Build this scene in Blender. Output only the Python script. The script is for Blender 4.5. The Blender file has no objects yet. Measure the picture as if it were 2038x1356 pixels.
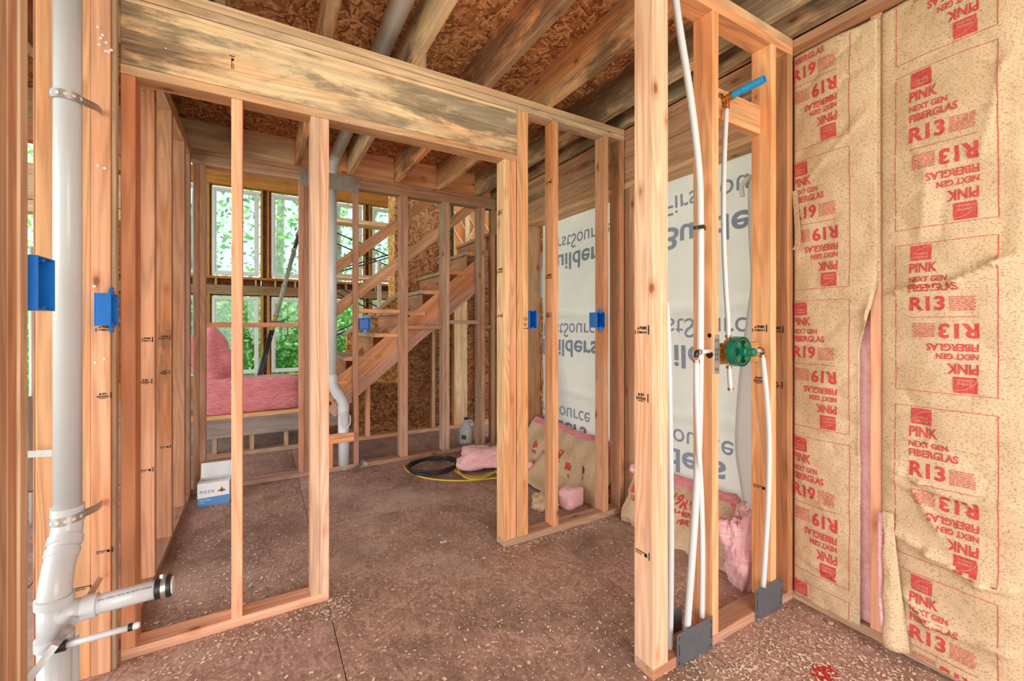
import bpy, bmesh, math, random
import numpy as np
from mathutils import Vector, Matrix, noise, Euler

random.seed(7)
scene = bpy.context.scene
COL = scene.collection

# ------------------------------------------------------------------ camera
FPX, CX, CY, YAW, CAMH = 857.0, 1019.0, 648.0, math.radians(30.2), 1.25
cam = bpy.data.cameras.new('camera')
cam.sensor_width = 36.0
cam.lens = FPX / 2038 * 36
cam.shift_y = -(678 - CY) / 2038
cam.clip_start = 0.02
camo = bpy.data.objects.new('camera', cam)
camo.location = (0, 0, CAMH)
camo.rotation_euler = (math.pi / 2, 0, -YAW)
COL.objects.link(camo)
scene.camera = camo

# ------------------------------------------------------------------ world, sun, exposure
vs = scene.view_settings
vs.view_transform = 'Standard'
vs.look = 'None'
vs.exposure = 0.1
vs.gamma = 1.0
vs.use_curve_mapping = False
w = bpy.data.worlds.new('world')
scene.world = w
w.use_nodes = True
nt = w.node_tree
bg = nt.nodes['Background']
sky = nt.nodes.new('ShaderNodeTexSky')
sky.sky_type = 'HOSEK_WILKIE'
sky.turbidity = 6.0
sky.ground_albedo = 0.4
sky.sun_direction = (0.2, 0.35, 0.9)
mixw = nt.nodes.new('ShaderNodeMix')
mixw.data_type = 'RGBA'
mixw.inputs[0].default_value = 0.72
nt.links.new(sky.outputs[0], mixw.inputs[6])
mixw.inputs[7].default_value = (0.90, 0.97, 1.0, 1)
nt.links.new(mixw.outputs[2], bg.inputs[0])
bg.inputs[1].default_value = 1.9
sun = bpy.data.lights.new('sun', 'SUN')
sun.energy = 9.0
sun.angle = math.radians(2)
sun.color = (1, 0.95, 0.85)
suno = bpy.data.objects.new('sun', sun)
suno.rotation_euler = Euler((math.radians(-12), math.radians(24), 0))
COL.objects.link(suno)
# unseen area lights added as fill daylight behind and beside the camera
def area(name, loc, rot, sx, sy, e, col):
    l = bpy.data.lights.new(name, 'AREA')
    l.shape = 'RECTANGLE'
    l.size, l.size_y, l.energy, l.color = sx, sy, e, col
    o = bpy.data.objects.new(name, l)
    o.location, o.rotation_euler = loc, rot
    COL.objects.link(o)
    return o
area('fill_daylight_behind', (0.5, -2.6, 1.35), (math.radians(98), 0, 0), 4.4, 2.3, 190, (1, 0.96, 0.91))
area('fill_daylight_side', (-3.6, 1.2, 1.4), (math.radians(90), 0, math.radians(-90)), 3.5, 2.2, 130, (1, 0.97, 0.93))

# ------------------------------------------------------------------ pixel -> place
_F = (math.sin(YAW), math.cos(YAW)); _R = (math.cos(YAW), -math.sin(YAW))
def P(px, py, ax, v):
    u = (px - CX) / FPX; k = -(py - CY) / FPX
    r = (_F[0] + u * _R[0], _F[1] + u * _R[1], k)
    i = 'xyz'.index(ax); o = (0, 0, CAMH)
    s = (v - o[i]) / r[i]
    return Vector((o[0] + r[0] * s, o[1] + r[1] * s, o[2] + r[2] * s))

# ------------------------------------------------------------------ materials
class NT:
    def __init__(s, name):
        s.m = bpy.data.materials.new(name); s.m.use_nodes = True
        s.t = s.m.node_tree; s.b = s.t.nodes['Principled BSDF']
    def n(s, typ, **kw):
        x = s.t.nodes.new('ShaderNode' + typ)
        for k, v in kw.items(): setattr(x, k, v)
        return x
    def L(s, a, b): s.t.links.new(a, b)
    def set(s, inp, v):
        if hasattr(v, 'is_linked') or isinstance(v, bpy.types.NodeSocket): s.L(v, inp)
        else: inp.default_value = v
    def math(s, op, a, b=0.0, c=None, clamp=False):
        x = s.n('Math', operation=op, use_clamp=clamp)
        s.set(x.inputs[0], a); s.set(x.inputs[1], b)
        if c is not None: s.set(x.inputs[2], c)
        return x.outputs[0]
    def vmul(s, a, v):
        x = s.n('VectorMath', operation='MULTIPLY'); s.set(x.inputs[0], a); s.set(x.inputs[1], v); return x.outputs[0]
    def vadd(s, a, v):
        x = s.n('VectorMath', operation='ADD'); s.set(x.inputs[0], a); s.set(x.inputs[1], v); return x.outputs[0]
    def noise(s, vec, scale=1, detail=2, rough=.5, dist=0):
        x = s.n('TexNoise'); s.set(x.inputs['Vector'], vec); x.inputs['Scale'].default_value = scale
        x.inputs['Detail'].default_value = detail; x.inputs['Roughness'].default_value = rough
        x.inputs['Distortion'].default_value = dist; return x.outputs[0]
    def sm(s, v, lo, hi, a=0., b=1.):
        x = s.n('MapRange', interpolation_type='SMOOTHSTEP'); s.set(x.inputs[0], v)
        for i, q in enumerate((lo, hi, a, b)): s.set(x.inputs[1 + i], q)
        return x.outputs[0]
    def mix(s, f, a, b, mode='MIX'):
        x = s.n('Mix', data_type='RGBA', blend_type=mode); s.set(x.inputs[0], f)
        for inp, v in ((x.inputs[6], a), (x.inputs[7], b)):
            if isinstance(v, tuple): inp.default_value = (*v[:3], 1)
            else: s.set(inp, v)
        return x.outputs[2]
    def rgb(s, v):
        x = s.n('CombineColor')
        for i in range(3): s.set(x.inputs[i], v)
        return x.outputs[0]
    def ramp(s, f, stops):
        x = s.n('ValToRGB'); s.set(x.inputs[0], f); e = x.color_ramp.elements
        while len(e) < len(stops): e.new(.5)
        for k, (p, c) in enumerate(stops): e[k].position = p; e[k].color = (*c, 1)
        return x.outputs[0]
    def bump(s, h, strength=.3, dist=.002):
        x = s.n('Bump'); s.L(h, x.inputs['Height']); x.inputs['Strength'].default_value = strength
        x.inputs['Distance'].default_value = dist; s.L(x.outputs[0], s.b.inputs['Normal'])
    def objvec(s, rnd=(53., 31., 17.)):
        tc = s.n('TexCoord'); oi = s.n('ObjectInfo'); s.oi = oi
        c = s.n('CombineXYZ')
        for i in range(3): s.L(oi.outputs['Random'], c.inputs[i])
        return s.vadd(tc.outputs['Object'], s.vmul(c.outputs[0], rnd))

def mk_wood():
    m = NT('lumber'); v = m.objvec()
    n1 = m.noise(m.vmul(v, (.55, 9, 9)), 1, 2, .5, .4)
    ring = m.math('SINE', m.math('MULTIPLY', n1, 75.))
    fine = m.noise(m.vmul(v, (7, 240, 240)), 1, 2, .6)
    broad = m.noise(m.vmul(v, (1.1, 5, 5)), 1, 3, .55)
    val = m.math('MULTIPLY_ADD', ring, .12, .76)
    val = m.math('MULTIPLY_ADD', fine, .40, val)
    big = m.noise(m.vmul(v, (.5, 22, 22)), 1, 3, .6)
    val = m.math('MULTIPLY', val, m.sm(big, .3, .7, .84, 1.1))
    c = m.mix(1, m.oi.outputs['Color'], m.rgb(val), 'MULTIPLY')
    warm = m.mix(1, c, (.86, .58, .40), 'MULTIPLY')
    c = m.mix(m.sm(broad, .42, .72, 0, .75), c, warm)
    # knots
    vo = m.n('TexVoronoi', voronoi_dimensions='3D'); m.L(m.vmul(v, (5.5, 11, 11)), vo.inputs['Vector'])
    vo.inputs['Scale'].default_value = 1
    sk = m.n('SeparateColor'); m.L(vo.outputs['Color'], sk.inputs[0])
    on = m.math('GREATER_THAN', sk.outputs[0], .80)
    kd = m.math('MULTIPLY_ADD', fine, .05, vo.outputs['Distance'])
    halo = m.math('MULTIPLY', m.sm(kd, .10, .34, .6, 0), on)
    c = m.mix(halo, c, m.mix(1, c, (.72, .42, .24), 'MULTIPLY'))
    k = m.math('MULTIPLY', m.sm(kd, .09, .16, 1, 0), on)
    c = m.mix(m.math('MULTIPLY', k, .75), c, (.16, .07, .03))
    # weather and mould stains
    st = m.noise(m.vmul(v, (1.7, 6, 6)), 1, 6, .68, .3)
    al = m.oi.outputs['Alpha']
    th = m.math('MULTIPLY_ADD', al, -.34, .73)
    f = m.sm(m.math('SUBTRACT', st, th), 0, .14)
    f = m.math('MULTIPLY', f, m.math('MINIMUM', m.math('MULTIPLY', al, 1.25), .82))
    f = m.math('MULTIPLY', f, m.sm(fine, .25, .6, .55, 1))
    c = m.mix(f, c, m.mix(m.sm(broad, .35, .65), (.20, .175, .12), (.045, .036, .027)))
    m.L(c, m.b.inputs['Base Color'])
    m.b.inputs['Roughness'].default_value = .72
    m.b.inputs['Specular IOR Level'].default_value = .25
    m.bump(fine, .35, .0012)
    return m.m

def mk_osb(name, lo, mid, hi, dirt=0.0, fs=1.35):
    m = NT(name); v = m.objvec()
    sx = m.n('SeparateXYZ'); m.L(v, sx.inputs[0]); cx_ = m.n('CombineXYZ'); m.L(sx.outputs[0], cx_.inputs[0])
    m.L(m.math('ADD', sx.outputs[1], sx.outputs[2]), cx_.inputs[1]); v2 = cx_.outputs[0]
    rs = hs = None
    for ang in (.25, 1.2, 2.2, 2.9):
        mp = m.n('Mapping', vector_type='POINT'); m.L(v2, mp.inputs[0])
        mp.inputs['Rotation'].default_value = (0, 0, ang); mp.inputs['Location'].default_value = (ang * 9, ang * 4, ang)
        wob = m.noise(m.vmul(v, (14, 14, 14)), 1, 1)
        sc = m.vmul(mp.outputs[0], (11 * fs, 58 * fs, 1))
        sc = m.vadd(sc, m.rgb(m.math('MULTIPLY', wob, .55)))
        vo = m.n('TexVoronoi', voronoi_dimensions='2D'); m.L(sc, vo.inputs['Vector']); vo.inputs['Scale'].default_value = 1
        sp = m.n('SeparateColor'); m.L(vo.outputs['Color'], sp.inputs[0])
        if rs is None: rs, hs = sp.outputs[0], sp.outputs[1]
        else:
            g = m.math('GREATER_THAN', sp.outputs[1], hs)
            mr = m.n('Mix', data_type='FLOAT'); m.L(g, mr.inputs[0]); m.L(rs, mr.inputs[2]); m.L(sp.outputs[0], mr.inputs[3])
            rs = mr.outputs[0]; hs = m.math('MAXIMUM', hs, sp.outputs[1])
    c = m.ramp(rs, [(0, lo), (.5, mid), (.92, hi)])
    gr = m.noise(m.vmul(v, (90, 90, 90)), 1, 3, .6)
    c = m.mix(1, c, m.rgb(m.sm(gr, .2, .8, .72, 1.2)), 'MULTIPLY')
    c = m.mix(1, c, m.oi.outputs['Color'], 'MULTIPLY')
    if dirt:
        d = m.noise(v, 2.1, 6, .62, .4)
        c = m.mix(m.sm(d, .42, .7, 0, dirt), c, (.13, .08, .06))
        d2 = m.noise(m.vadd(v, (7, 3, 1)), 1.3, 5, .6, .3)
        c = m.mix(m.sm(d2, .5, .72, 0, .5), c, (.62, .47, .39))
    m.L(c, m.b.inputs['Base Color']); m.b.inputs['Roughness'].default_value = .78
    m.b.inputs['Specular IOR Level'].default_value = .25
    m.bump(m.math('MULTIPLY_ADD', rs, .6, gr), .4, .002)
    return m.m

def mk_plain(name, col, rough=.4, metal=0., var=0.0, scale=30., spec=.5, bump=0., trans=0.):
    m = NT(name); tc = m.n('TexCoord')
    n = m.noise(tc.outputs['Object'], scale, 4, .6)
    c = m.mix(1, col, m.rgb(m.sm(n, .25, .75, 1 - var, 1 + var * .6)), 'MULTIPLY')
    m.L(c, m.b.inputs['Base Color'])
    m.b.inputs['Roughness'].default_value = rough; m.b.inputs['Metallic'].default_value = metal
    m.b.inputs['Specular IOR Level'].default_value = spec
    if bump: m.bump(n, bump, .003)
    if trans:
        tr = m.n('BsdfTranslucent'); m.L(c, tr.inputs[0]); mx = m.n('MixShader'); mx.inputs[0].default_value = trans
        out = m.t.nodes['Material Output']
        m.L(m.b.outputs[0], mx.inputs[1]); m.L(tr.outputs[0], mx.inputs[2]); m.L(mx.outputs[0], out.inputs[0])
    return m.m

def mk_kraft():
    m = NT('kraft_paper'); tc = m.n('TexCoord'); v = tc.outputs['Object']
    a = m.noise(m.vmul(v, (100, 150, 210)), 1, 4, .7)
    b = m.noise(v, 5, 4, .6)
    c = m.mix(m.sm(b, .3, .7), (.60, .415, .245), (.70, .51, .32))
    c = m.mix(m.sm(a, .50, .64, 0, .62), c, (.17, .11, .06))
    m.L(c, m.b.inputs['Base Color']); m.b.inputs['Roughness'].default_value = .55
    m.b.inputs['Specular IOR Level'].default_value = .35
    m.bump(m.noise(v, 28, 4, .6), .25, .004)
    return m.m

def mk_fibre(name, c1, c2):
    m = NT(name); tc = m.n('TexCoord'); v = tc.outputs['Object']
    a = m.noise(m.vmul(v, (14, 14, 70)), 1, 5, .7, 1.0); b = m.noise(v, 120, 3, .7)
    c = m.mix(m.sm(a, .3, .7), c1, c2)
    c = m.mix(1, c, m.rgb(m.sm(b, .2, .8, .85, 1.1)), 'MULTIPLY')
    m.L(c, m.b.inputs['Base Color']); m.b.inputs['Roughness'].default_value = .95
    m.b.inputs['Specular IOR Level'].default_value = .05
    m.b.inputs['Sheen Weight'].default_value = .4
    m.bump(m.math('ADD', a, b), .7, .006)
    return m.m

def mk_glass():
    m = NT('window_glass')
    tr = m.n('BsdfTransparent'); tr.inputs[0].default_value = (.80, .86, .88, 1)
    gl = m.n('BsdfGlossy'); gl.inputs['Roughness'].default_value = .02
    fr = m.n('Fresnel'); fr.inputs[0].default_value = 1.35
    mx = m.n('MixShader'); m.L(fr.outputs[0], mx.inputs[0]); m.L(tr.outputs[0], mx.inputs[1]); m.L(gl.outputs[0], mx.inputs[2])
    m.L(mx.outputs[0], m.t.nodes['Material Output'].inputs[0])
    return m.m

def mk_objcol(name, rough=.8, trans=.0):
    m = NT(name); v = m.objvec()
    n = m.noise(v, 3, 3)
    c = m.mix(1, m.oi.outputs['Color'], m.rgb(m.sm(n, .25, .75, .6, 1.35)), 'MULTIPLY')
    m.L(c, m.b.inputs['Base Color']); m.b.inputs['Roughness'].default_value = rough
    m.b.inputs['Specular IOR Level'].default_value = .2
    if trans:
        tr = m.n('BsdfTranslucent'); m.L(c, tr.inputs[0]); mx = m.n('MixShader'); mx.inputs[0].default_value = trans
        m.L(m.b.outputs[0], mx.inputs[1]); m.L(tr.outputs[0], mx.inputs[2]); m.L(mx.outputs[0], m.t.nodes['Material Output'].inputs[0])
    return m.m

WOOD = mk_wood()
OSBC = mk_osb('osb_sheathing', (.20, .085, .03), (.50, .25, .10), (.78, .52, .25))
OSBF = mk_osb('osb_subfloor', (.33, .20, .155), (.43, .275, .215), (.53, .355, .28), dirt=.6, fs=1.5)
PVC = mk_plain('white_pvc', (.62, .645, .67), .28, var=.04, scale=6)
PEX = mk_plain('white_pex', (.64, .65, .66), .32, var=.03, scale=8)
BLUE = mk_plain('blue_box_plastic', (.006, .17, .62), .35, var=.08)
BLUE2 = mk_plain('bright_blue_plastic', (.01, .33, .72), .3, var=.05)
GREEN = mk_plain('green_plastic', (.004, .16, .085), .3, var=.08)
BLACK = mk_plain('black_rubber', (.012, .012, .013), .45)
STEEL = mk_plain('galvanised_steel', (.60, .61, .62), .34, .9, .18, 25)
PLATE = mk_plain('grey_steel_plate', (.15, .165, .19), .42, .4, .12, 18)
BRASS = mk_plain('brass', (.62, .40, .13), .28, 1., .12, 60)
COPPER = mk_plain('copper', (.70, .28, .16), .3, 1., .1)
KRAFT = mk_kraft()
PINK = mk_fibre('pink_fibreglass', (.88, .40, .42), (.95, .62, .62))
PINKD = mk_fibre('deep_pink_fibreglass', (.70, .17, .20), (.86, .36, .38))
WRAP = mk_plain('house_wrap', (.60, .61, .565), .6, var=.05, scale=4, spec=.2, trans=.22)
WRAPF = mk_plain('house_wrap_lightened', (.88, .88, .86), .6, var=.04, scale=5, spec=.2, trans=.3)  # brighter copy of the wrap, offsetting the shade where the flap hangs
INKR = mk_plain('red_ink', (.60, .075, .07), .6, var=.3, scale=140, spec=.2)
INKB = mk_plain('blue_ink', (.27, .33, .42), .7, var=.1, scale=40, spec=.1)
INKP = mk_plain('pink_ink', (.60, .38, .35), .7, var=.1, spec=.1)
INKK = mk_plain('black_ink', (.03, .022, .018), .8, var=.2, scale=200, spec=.1)
WHITE = mk_plain('white_frame', (.80, .82, .80), .4, var=.05)
PAPER = mk_plain('white_paperboard', (.82, .83, .86), .5, var=.04)
CBLUE = mk_plain('blue_print', (.10, .28, .58), .5, var=.05)
CNAVY = mk_plain('navy_print', (.02, .05, .16), .5)
YELLOW = mk_plain('yellow_cord', (.66, .48, .05), .45, var=.1)
GLASS = mk_glass()
LEAF = mk_objcol('leaf', .6, .55)
BARK = mk_objcol('bark', .9)
RED = mk_plain('red_paint', (.5, .03, .03), .5, var=.3)
JUG = mk_plain('jug_plastic', (.78, .80, .82), .35, var=.03, trans=.25)
CHIP = mk_plain('wood_chip', (.90, .76, .60), .8, var=.3, scale=60)

# lumber tones
YEL = (.82, .57, .33); ORG = (.80, .46, .235); RDD = (.62, .31, .17); GRY = (.40, .355, .29); BRN = (.42, .255, .155)
PNK = (.80, .47, .31); PAL = (.80, .66, .42); DRK = (.28, .17, .11); STN = (.66, .53, .34); AMB = (.50, .235, .06)

# ------------------------------------------------------------------ object helpers
WL = {}; WR = {}
def link(o): COL.objects.link(o); return o
def tag(o, label=None, cat=None, group=None, kind=None):
    if label: o['label'] = label
    if cat: o['category'] = cat
    if group: o['group'] = group
    if kind: o['kind'] = kind
    return o
def empty(name, loc=(0, 0, 0), label=None, cat=None, group=None, kind=None, rz=0.):
    o = bpy.data.objects.new(name, None); o.empty_display_size = .05
    o.location = loc; o.rotation_euler = (0, 0, rz); link(o); WL[o] = Vector(loc)
    return tag(o, label, cat, group, kind)
def put(name, me, mat, parent=None, loc=(0, 0, 0), rot=None, color=None, alpha=0., smooth=False):
    o = bpy.data.objects.new(name, me)
    if mat is not None and not me.materials: me.materials.append(mat)
    loc = Vector(loc); WL[o] = loc.copy()
    if parent is not None:
        o.parent = parent
        if parent in WR: o.matrix_parent_inverse = (Matrix.Translation(WL[parent]) @ WR[parent].to_4x4()).inverted()
        else: loc = loc - WL[parent]
    o.location = loc
    if rot is not None:
        if isinstance(rot, Matrix): o.rotation_euler = rot.to_euler(); WR[o] = rot.copy()
        else: o.rotation_euler = rot
    if color is not None: o.color = (*color, alpha)
    if smooth: me.polygons.foreach_set('use_smooth', [True] * len(me.polygons))
    return link(o)
_cb = {}
def chbox(sx, sy, sz, c=.0025):
    k = (round(sx, 4), round(sy, 4), round(sz, 4), c)
    if k in _cb: return _cb[k]
    c = min(c, sx * .3, sy * .3, sz * .3)
    bm = bmesh.new(); bmesh.ops.create_cube(bm, size=1)
    bmesh.ops.scale(bm, vec=(sx, sy, sz), verts=bm.verts)
    bmesh.ops.bevel(bm, geom=bm.edges[:], offset=c, segments=1, affect='EDGES')
    me = bpy.data.meshes.new('board'); bm.to_mesh(me); bm.free(); _cb[k] = me
    return me
ROTY = Matrix(((0, -1, 0), (1, 0, 0), (0, 0, 1)))
ROTZ = Matrix(((0, 0, -1), (0, 1, 0), (1, 0, 0)))
_mc = {}
def meshmat(me, mat):
    if me.materials and me.materials[0] is not mat:
        k = (me.name, mat.name)
        if k not in _mc:
            m2 = me.copy(); m2.materials.clear(); m2.materials.append(mat); _mc[k] = m2
        return _mc[k]
    return me
def jit(c, a=.10):
    f = 1 + random.uniform(-a, a)
    if max(c) < .99: c = (c[0] * 1.05, c[1] * .915, c[2] * .87)
    return tuple(max(.01, x * f * (1 + random.uniform(-.03, .03))) for x in c)
def board(parent, name, x0, x1, y0, y1, z0, z1, col=ORG, stain=.25, mat=None, c=.0025):
    mat = mat or WOOD
    d = (abs(x1 - x0), abs(y1 - y0), abs(z1 - z0)); ctr = ((x0 + x1) / 2, (y0 + y1) / 2, (z0 + z1) / 2)
    ax = d.index(max(d))
    if ax == 0: dims, rot = d, None
    elif ax == 1: dims, rot = (d[1], d[0], d[2]), ROTY
    else: dims, rot = (d[2], d[1], d[0]), ROTZ
    return put(name, meshmat(chbox(*dims, c), mat), mat, parent, ctr, rot, jit(col), stain)
def board2(parent, name, p0, p1, wdt, thk, up=(0, 0, 1), col=ORG, stain=.25, mat=None):
    """board between two points: wdt measured along 'up', thk across"""
    mat = mat or WOOD
    p0, p1 = Vector(p0), Vector(p1); x = (p1 - p0); L = x.length; x.normalize()
    y = Vector(up).cross(x).normalized(); z = x.cross(y)
    R = Matrix((x, y, z)).transposed()
    return put(name, meshmat(chbox(L, thk, wdt), mat), mat, parent, (p0 + p1) / 2, R, jit(col), stain)
def mesh_from(name, vs, fs):
    me = bpy.data.meshes.new(name); me.from_pydata([tuple(v) for v in vs], [], fs); me.update(); return me
def spline(pts, n=10):
    pts = [Vector(p) for p in pts]
    if len(pts) < 3: return pts
    out = []; Q = [2 * pts[0] - pts[1]] + pts + [2 * pts[-1] - pts[-2]]
    for i in range(1, len(Q) - 2):
        a, b, c, d = Q[i - 1:i + 3]
        for k in range(n):
            t = k / n
            out.append(.5 * ((2 * b) + (c - a) * t + (2 * a - 5 * b + 4 * c - d) * t * t + (3 * b - a - 3 * c + d) * t ** 3))
    out.append(pts[-1]); return out
def tube_me(pts, r, seg=14, cap=True, radii=None):
    pts = [Vector(p) for p in pts]; vs, fs = [], []
    n = None
    for i, p in enumerate(pts):
        t = (pts[min(i + 1, len(pts) - 1)] - pts[max(i - 1, 0)]).normalized()
        if n is None: n = t.orthogonal().normalized()
        else: n = (n - t * n.dot(t)).normalized()
        b = t.cross(n); rr = radii[i] if radii else r
        for k in range(seg):
            a = 2 * math.pi * k / seg
            vs.append(p + (n * math.cos(a) + b * math.sin(a)) * rr)
    for i in range(len(pts) - 1):
        for k in range(seg):
            k2 = (k + 1) % seg
            fs.append((i * seg + k, i * seg + k2, (i + 1) * seg + k2, (i + 1) * seg + k))
    if cap:
        fs.append(tuple(range(seg - 1, -1, -1))); m = (len(pts) - 1) * seg; fs.append(tuple(m + k for k in range(seg)))
    return vs, fs
def tube(parent, name, pts, r, mat, seg=16, smooth=True, n=0, radii=None, cap=True):
    pts = spline(pts, n) if n else [Vector(p) for p in pts]
    o = pts[0].copy() if parent is None else WL[parent].copy()
    vs, fs = tube_me([p - o for p in pts], r, seg, cap, radii)
    me = mesh_from(name, vs, fs)
    ob = put(name, me, mat, parent, o)
    me.polygons.foreach_set('use_smooth', [len(p.vertices) == 4 for p in me.polygons])
    return ob
def lathe(parent, name, base, axis, prof, mat, seg=20, color=None):
    """prof = [(distance along axis, radius)]"""
    base = Vector(base); axis = Vector(axis).normalized()
    nrm = axis.orthogonal().normalized(); b = axis.cross(nrm); vs, fs = [], []
    for (d, r) in prof:
        for k in range(seg):
            a = 2 * math.pi * k / seg
            vs.append(axis * d + (nrm * math.cos(a) + b * math.sin(a)) * max(r, 1e-4))
    for i in range(len(prof) - 1):
        for k in range(seg):
            k2 = (k + 1) % seg
            fs.append((i * seg + k, i * seg + k2, (i + 1) * seg + k2, (i + 1) * seg + k))
    fs.append(tuple(range(seg - 1, -1, -1))); m = (len(prof) - 1) * seg; fs.append(tuple(m + k for k in range(seg)))
    me = mesh_from(name, vs, fs)
    o = put(name, me, mat, parent, base, color=color)
    me.set_sharp_from_angle(angle=.6) if hasattr(me, 'set_sharp_from_angle') else None
    me.polygons.foreach_set('use_smooth', [True] * len(me.polygons))
    me.set_sharp_from_angle(angle=.6)
    return o
def ribbon(parent, name, pts, wvec, thk, mat, n=8, holes=None):
    """flat strap along pts; wvec = width vector"""
    pts = spline(pts, n) if n else [Vector(p) for p in pts]
    wv = Vector(wvec); o = pts[0].copy() if parent is None else WL[parent].copy(); vs, fs = [], []
    for i, p in enumerate(pts):
        t = (pts[min(i + 1, len(pts) - 1)] - pts[max(i - 1, 0)]).normalized(); nn = t.cross(wv).normalized() * thk / 2
        q = p - o
        vs += [q - wv / 2 - nn, q + wv / 2 - nn, q + wv / 2 + nn, q - wv / 2 + nn]
    for i in range(len(pts) - 1):
        for k in range(4):
            k2 = (k + 1) % 4
            fs.append((i * 4 + k, i * 4 + k2, i * 4 + 4 + k2, i * 4 + 4 + k))
    m = len(pts) * 4 - 4
    fs += [(3, 2, 1, 0), (m, m + 1, m + 2, m + 3)]
    ob = put(name, mesh_from(name, vs, fs), mat, parent, o)
    if holes:
        hv, hf = [], []
        L = 0.
        for i in range(1, len(pts)):
            seg = (pts[i] - pts[i - 1]).length; L += seg
            if L >= holes:
                L = 0.
                t = (pts[i] - pts[i - 1]).normalized(); nn = t.cross(wv).normalized()
                for sgn in (-1, 1):
                    b0 = len(hv); c = pts[i] - o + nn * sgn * (thk / 2 + .0003)
                    for k in range(8):
                        a = k * math.pi / 4
                        hv.append(c + t * math.cos(a) * wv.length * .2 + wv * math.sin(a) * .2)
                    hf.append(tuple(range(b0, b0 + 8)))
        if hv: put('punched_holes', mesh_from('holes', hv, hf), HOLE, ob, o)['kind'] = 'stuff'
    return ob
HOLE = mk_plain('strap_hole', (.75, .70, .62), .6)

# ---- text and ink
_tx = {}
def text_geo(s, bold):
    k = (s, bold)
    if k in _tx: return _tx[k]
    cu = bpy.data.curves.new('t', 'FONT'); cu.body = s; cu.offset = bold; cu.resolution_u = 3; cu.fill_mode = 'FRONT'
    o = bpy.data.objects.new('t', cu); link(o)
    dg = bpy.context.evaluated_depsgraph_get()
    me = bpy.data.meshes.new_from_object(o.evaluated_get(dg))
    v = np.zeros(len(me.vertices) * 3); me.vertices.foreach_get('co', v); v = v.reshape(-1, 3)[:, :2]
    f = [tuple(p.vertices) for p in me.polygons]
    bpy.data.objects.remove(o); bpy.data.curves.remove(cu); bpy.data.meshes.remove(me)
    mn, mx = v.min(0), v.max(0); v = (v - mn) / (mx - mn); _tx[k] = (v, f, (mx - mn)); return _tx[k]
class Ink:
    def __init__(s): s.v, s.f = [], []
    def _add(s, v, f):
        b = len(s.v); s.v += [tuple(q) for q in v]; s.f += [tuple(i + b for i in q) for q in f]
    def text(s, t, u0, v0, w, h, bold=.02, flipy=False, rot=False, cen=None):
        v, f, _ = text_geo(t, bold)
        q = np.column_stack((u0 + v[:, 0] * w, v0 + (1 - v[:, 1] if flipy else v[:, 1]) * h))
        if flipy: f = [t[::-1] for t in f]
        s._add(q, f)
    def rect(s, u0, v0, u1, v1): s._add([(u0, v0), (u1, v0), (u1, v1), (u0, v1)], [(0, 1, 2, 3)])
    def poly(s, pts): s._add(pts, [tuple(range(len(pts)))])
    def rot180(s, other, cu, cv): s._add([(2 * cu - a, 2 * cv - b) for a, b in other.v], other.f)
    def shift(s, other, du, dv, su=1., sv=1.): s._add([(a * su + du, b * sv + dv) for a, b in other.v], other.f)
    def build(s, name, mapf, mat, parent, maxlen=None, clip=None):
        bm = bmesh.new(); vs_ = [bm.verts.new((a, b, 0)) for a, b in s.v]
        for q in s.f:
            try: bm.faces.new([vs_[i] for i in q])
            except ValueError: pass
        if clip:
            for co, no in clip:
                bmesh.ops.bisect_plane(bm, geom=bm.verts[:] + bm.edges[:] + bm.faces[:], plane_co=(*co, 0), plane_no=(*no, 0), clear_outer=True)
        if maxlen:
            bmesh.ops.triangulate(bm, faces=bm.faces[:])
            for _ in range(5):
                e = [x for x in bm.edges if x.calc_length() > maxlen]
                if not e: break
                bmesh.ops.subdivide_edges(bm, edges=e, cuts=1)
                bmesh.ops.triangulate(bm, faces=bm.faces[:])
        if not bm.verts: bm.free(); return None
        o = WL[parent]
        for v in bm.verts: v.co = mapf(v.co.x, v.co.y) - o
        me = bpy.data.meshes.new(name); bm.to_mesh(me); bm.free()
        return put(name, me, mat, parent, o)
def planemap(o, ux, uy): 
    o, ux, uy = Vector(o), Vector(ux), Vector(uy)
    return lambda a, b: o + ux * a + uy * b
def stamp(parent, kind, mapf):
    """small mill stamp, about 70 mm wide; local 0..1 = 75 mm"""
    k = Ink()
    if kind == 'prime':
        k.poly([(.16, .24), (.27, .24), (.215, .40)]); k.text('PRIME', .31, .24, .46, .17, .03); k.text('STIMSON', .14, .04, .64, .13, .03)
        k.rect(.86, 0, .93, .45); k.rect(0, 0, .05, .22)
    elif kind == 'sfi':
        k.poly([(.24, .26), (.30, .26), (.33, .34), (.27, .44), (.21, .34)]); k.text('SFI', .36, .26, .24, .16, .03)
        k.rect(.08, .15, .72, .21); k.rect(.1, .08, .7, .12); k.rect(.22, .0, .58, .04); k.rect(.82, 0, .88, .44)
    else:
        k.rect(.05, .15, .6, .2); k.text('KD HT', .08, .0, .4, .11, .02); k.rect(.62, .02, .8, .2); k.rect(.9, -.05, .96, .34)
    return k.build('mill_stamp', mapf, INKK, parent)
def stamp_px(parent, kind, px, py, ax, v, size=.075, out=None):
    o = P(px, py, ax, v)
    n = {'y': Vector((0, -.0012, 0)), 'xm': None}.get(ax)
    if ax == 'y': m = planemap(o + Vector((0, -.0012, 0)), (size, 0, 0), (0, 0, size))
    else: m = planemap(o + Vector((-.0012, 0, 0)), (0, -size, 0), (0, 0, size))
    return stamp(parent, kind, m)

# ------------------------------------------------------------------ dimensions
T, S4, S6 = .038, .089, .140
CE = 2.56                # underside of joists
YF, YP, YS = 2.112, 1.056, 3.94
XR, XL = 2.106, -.444

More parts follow.
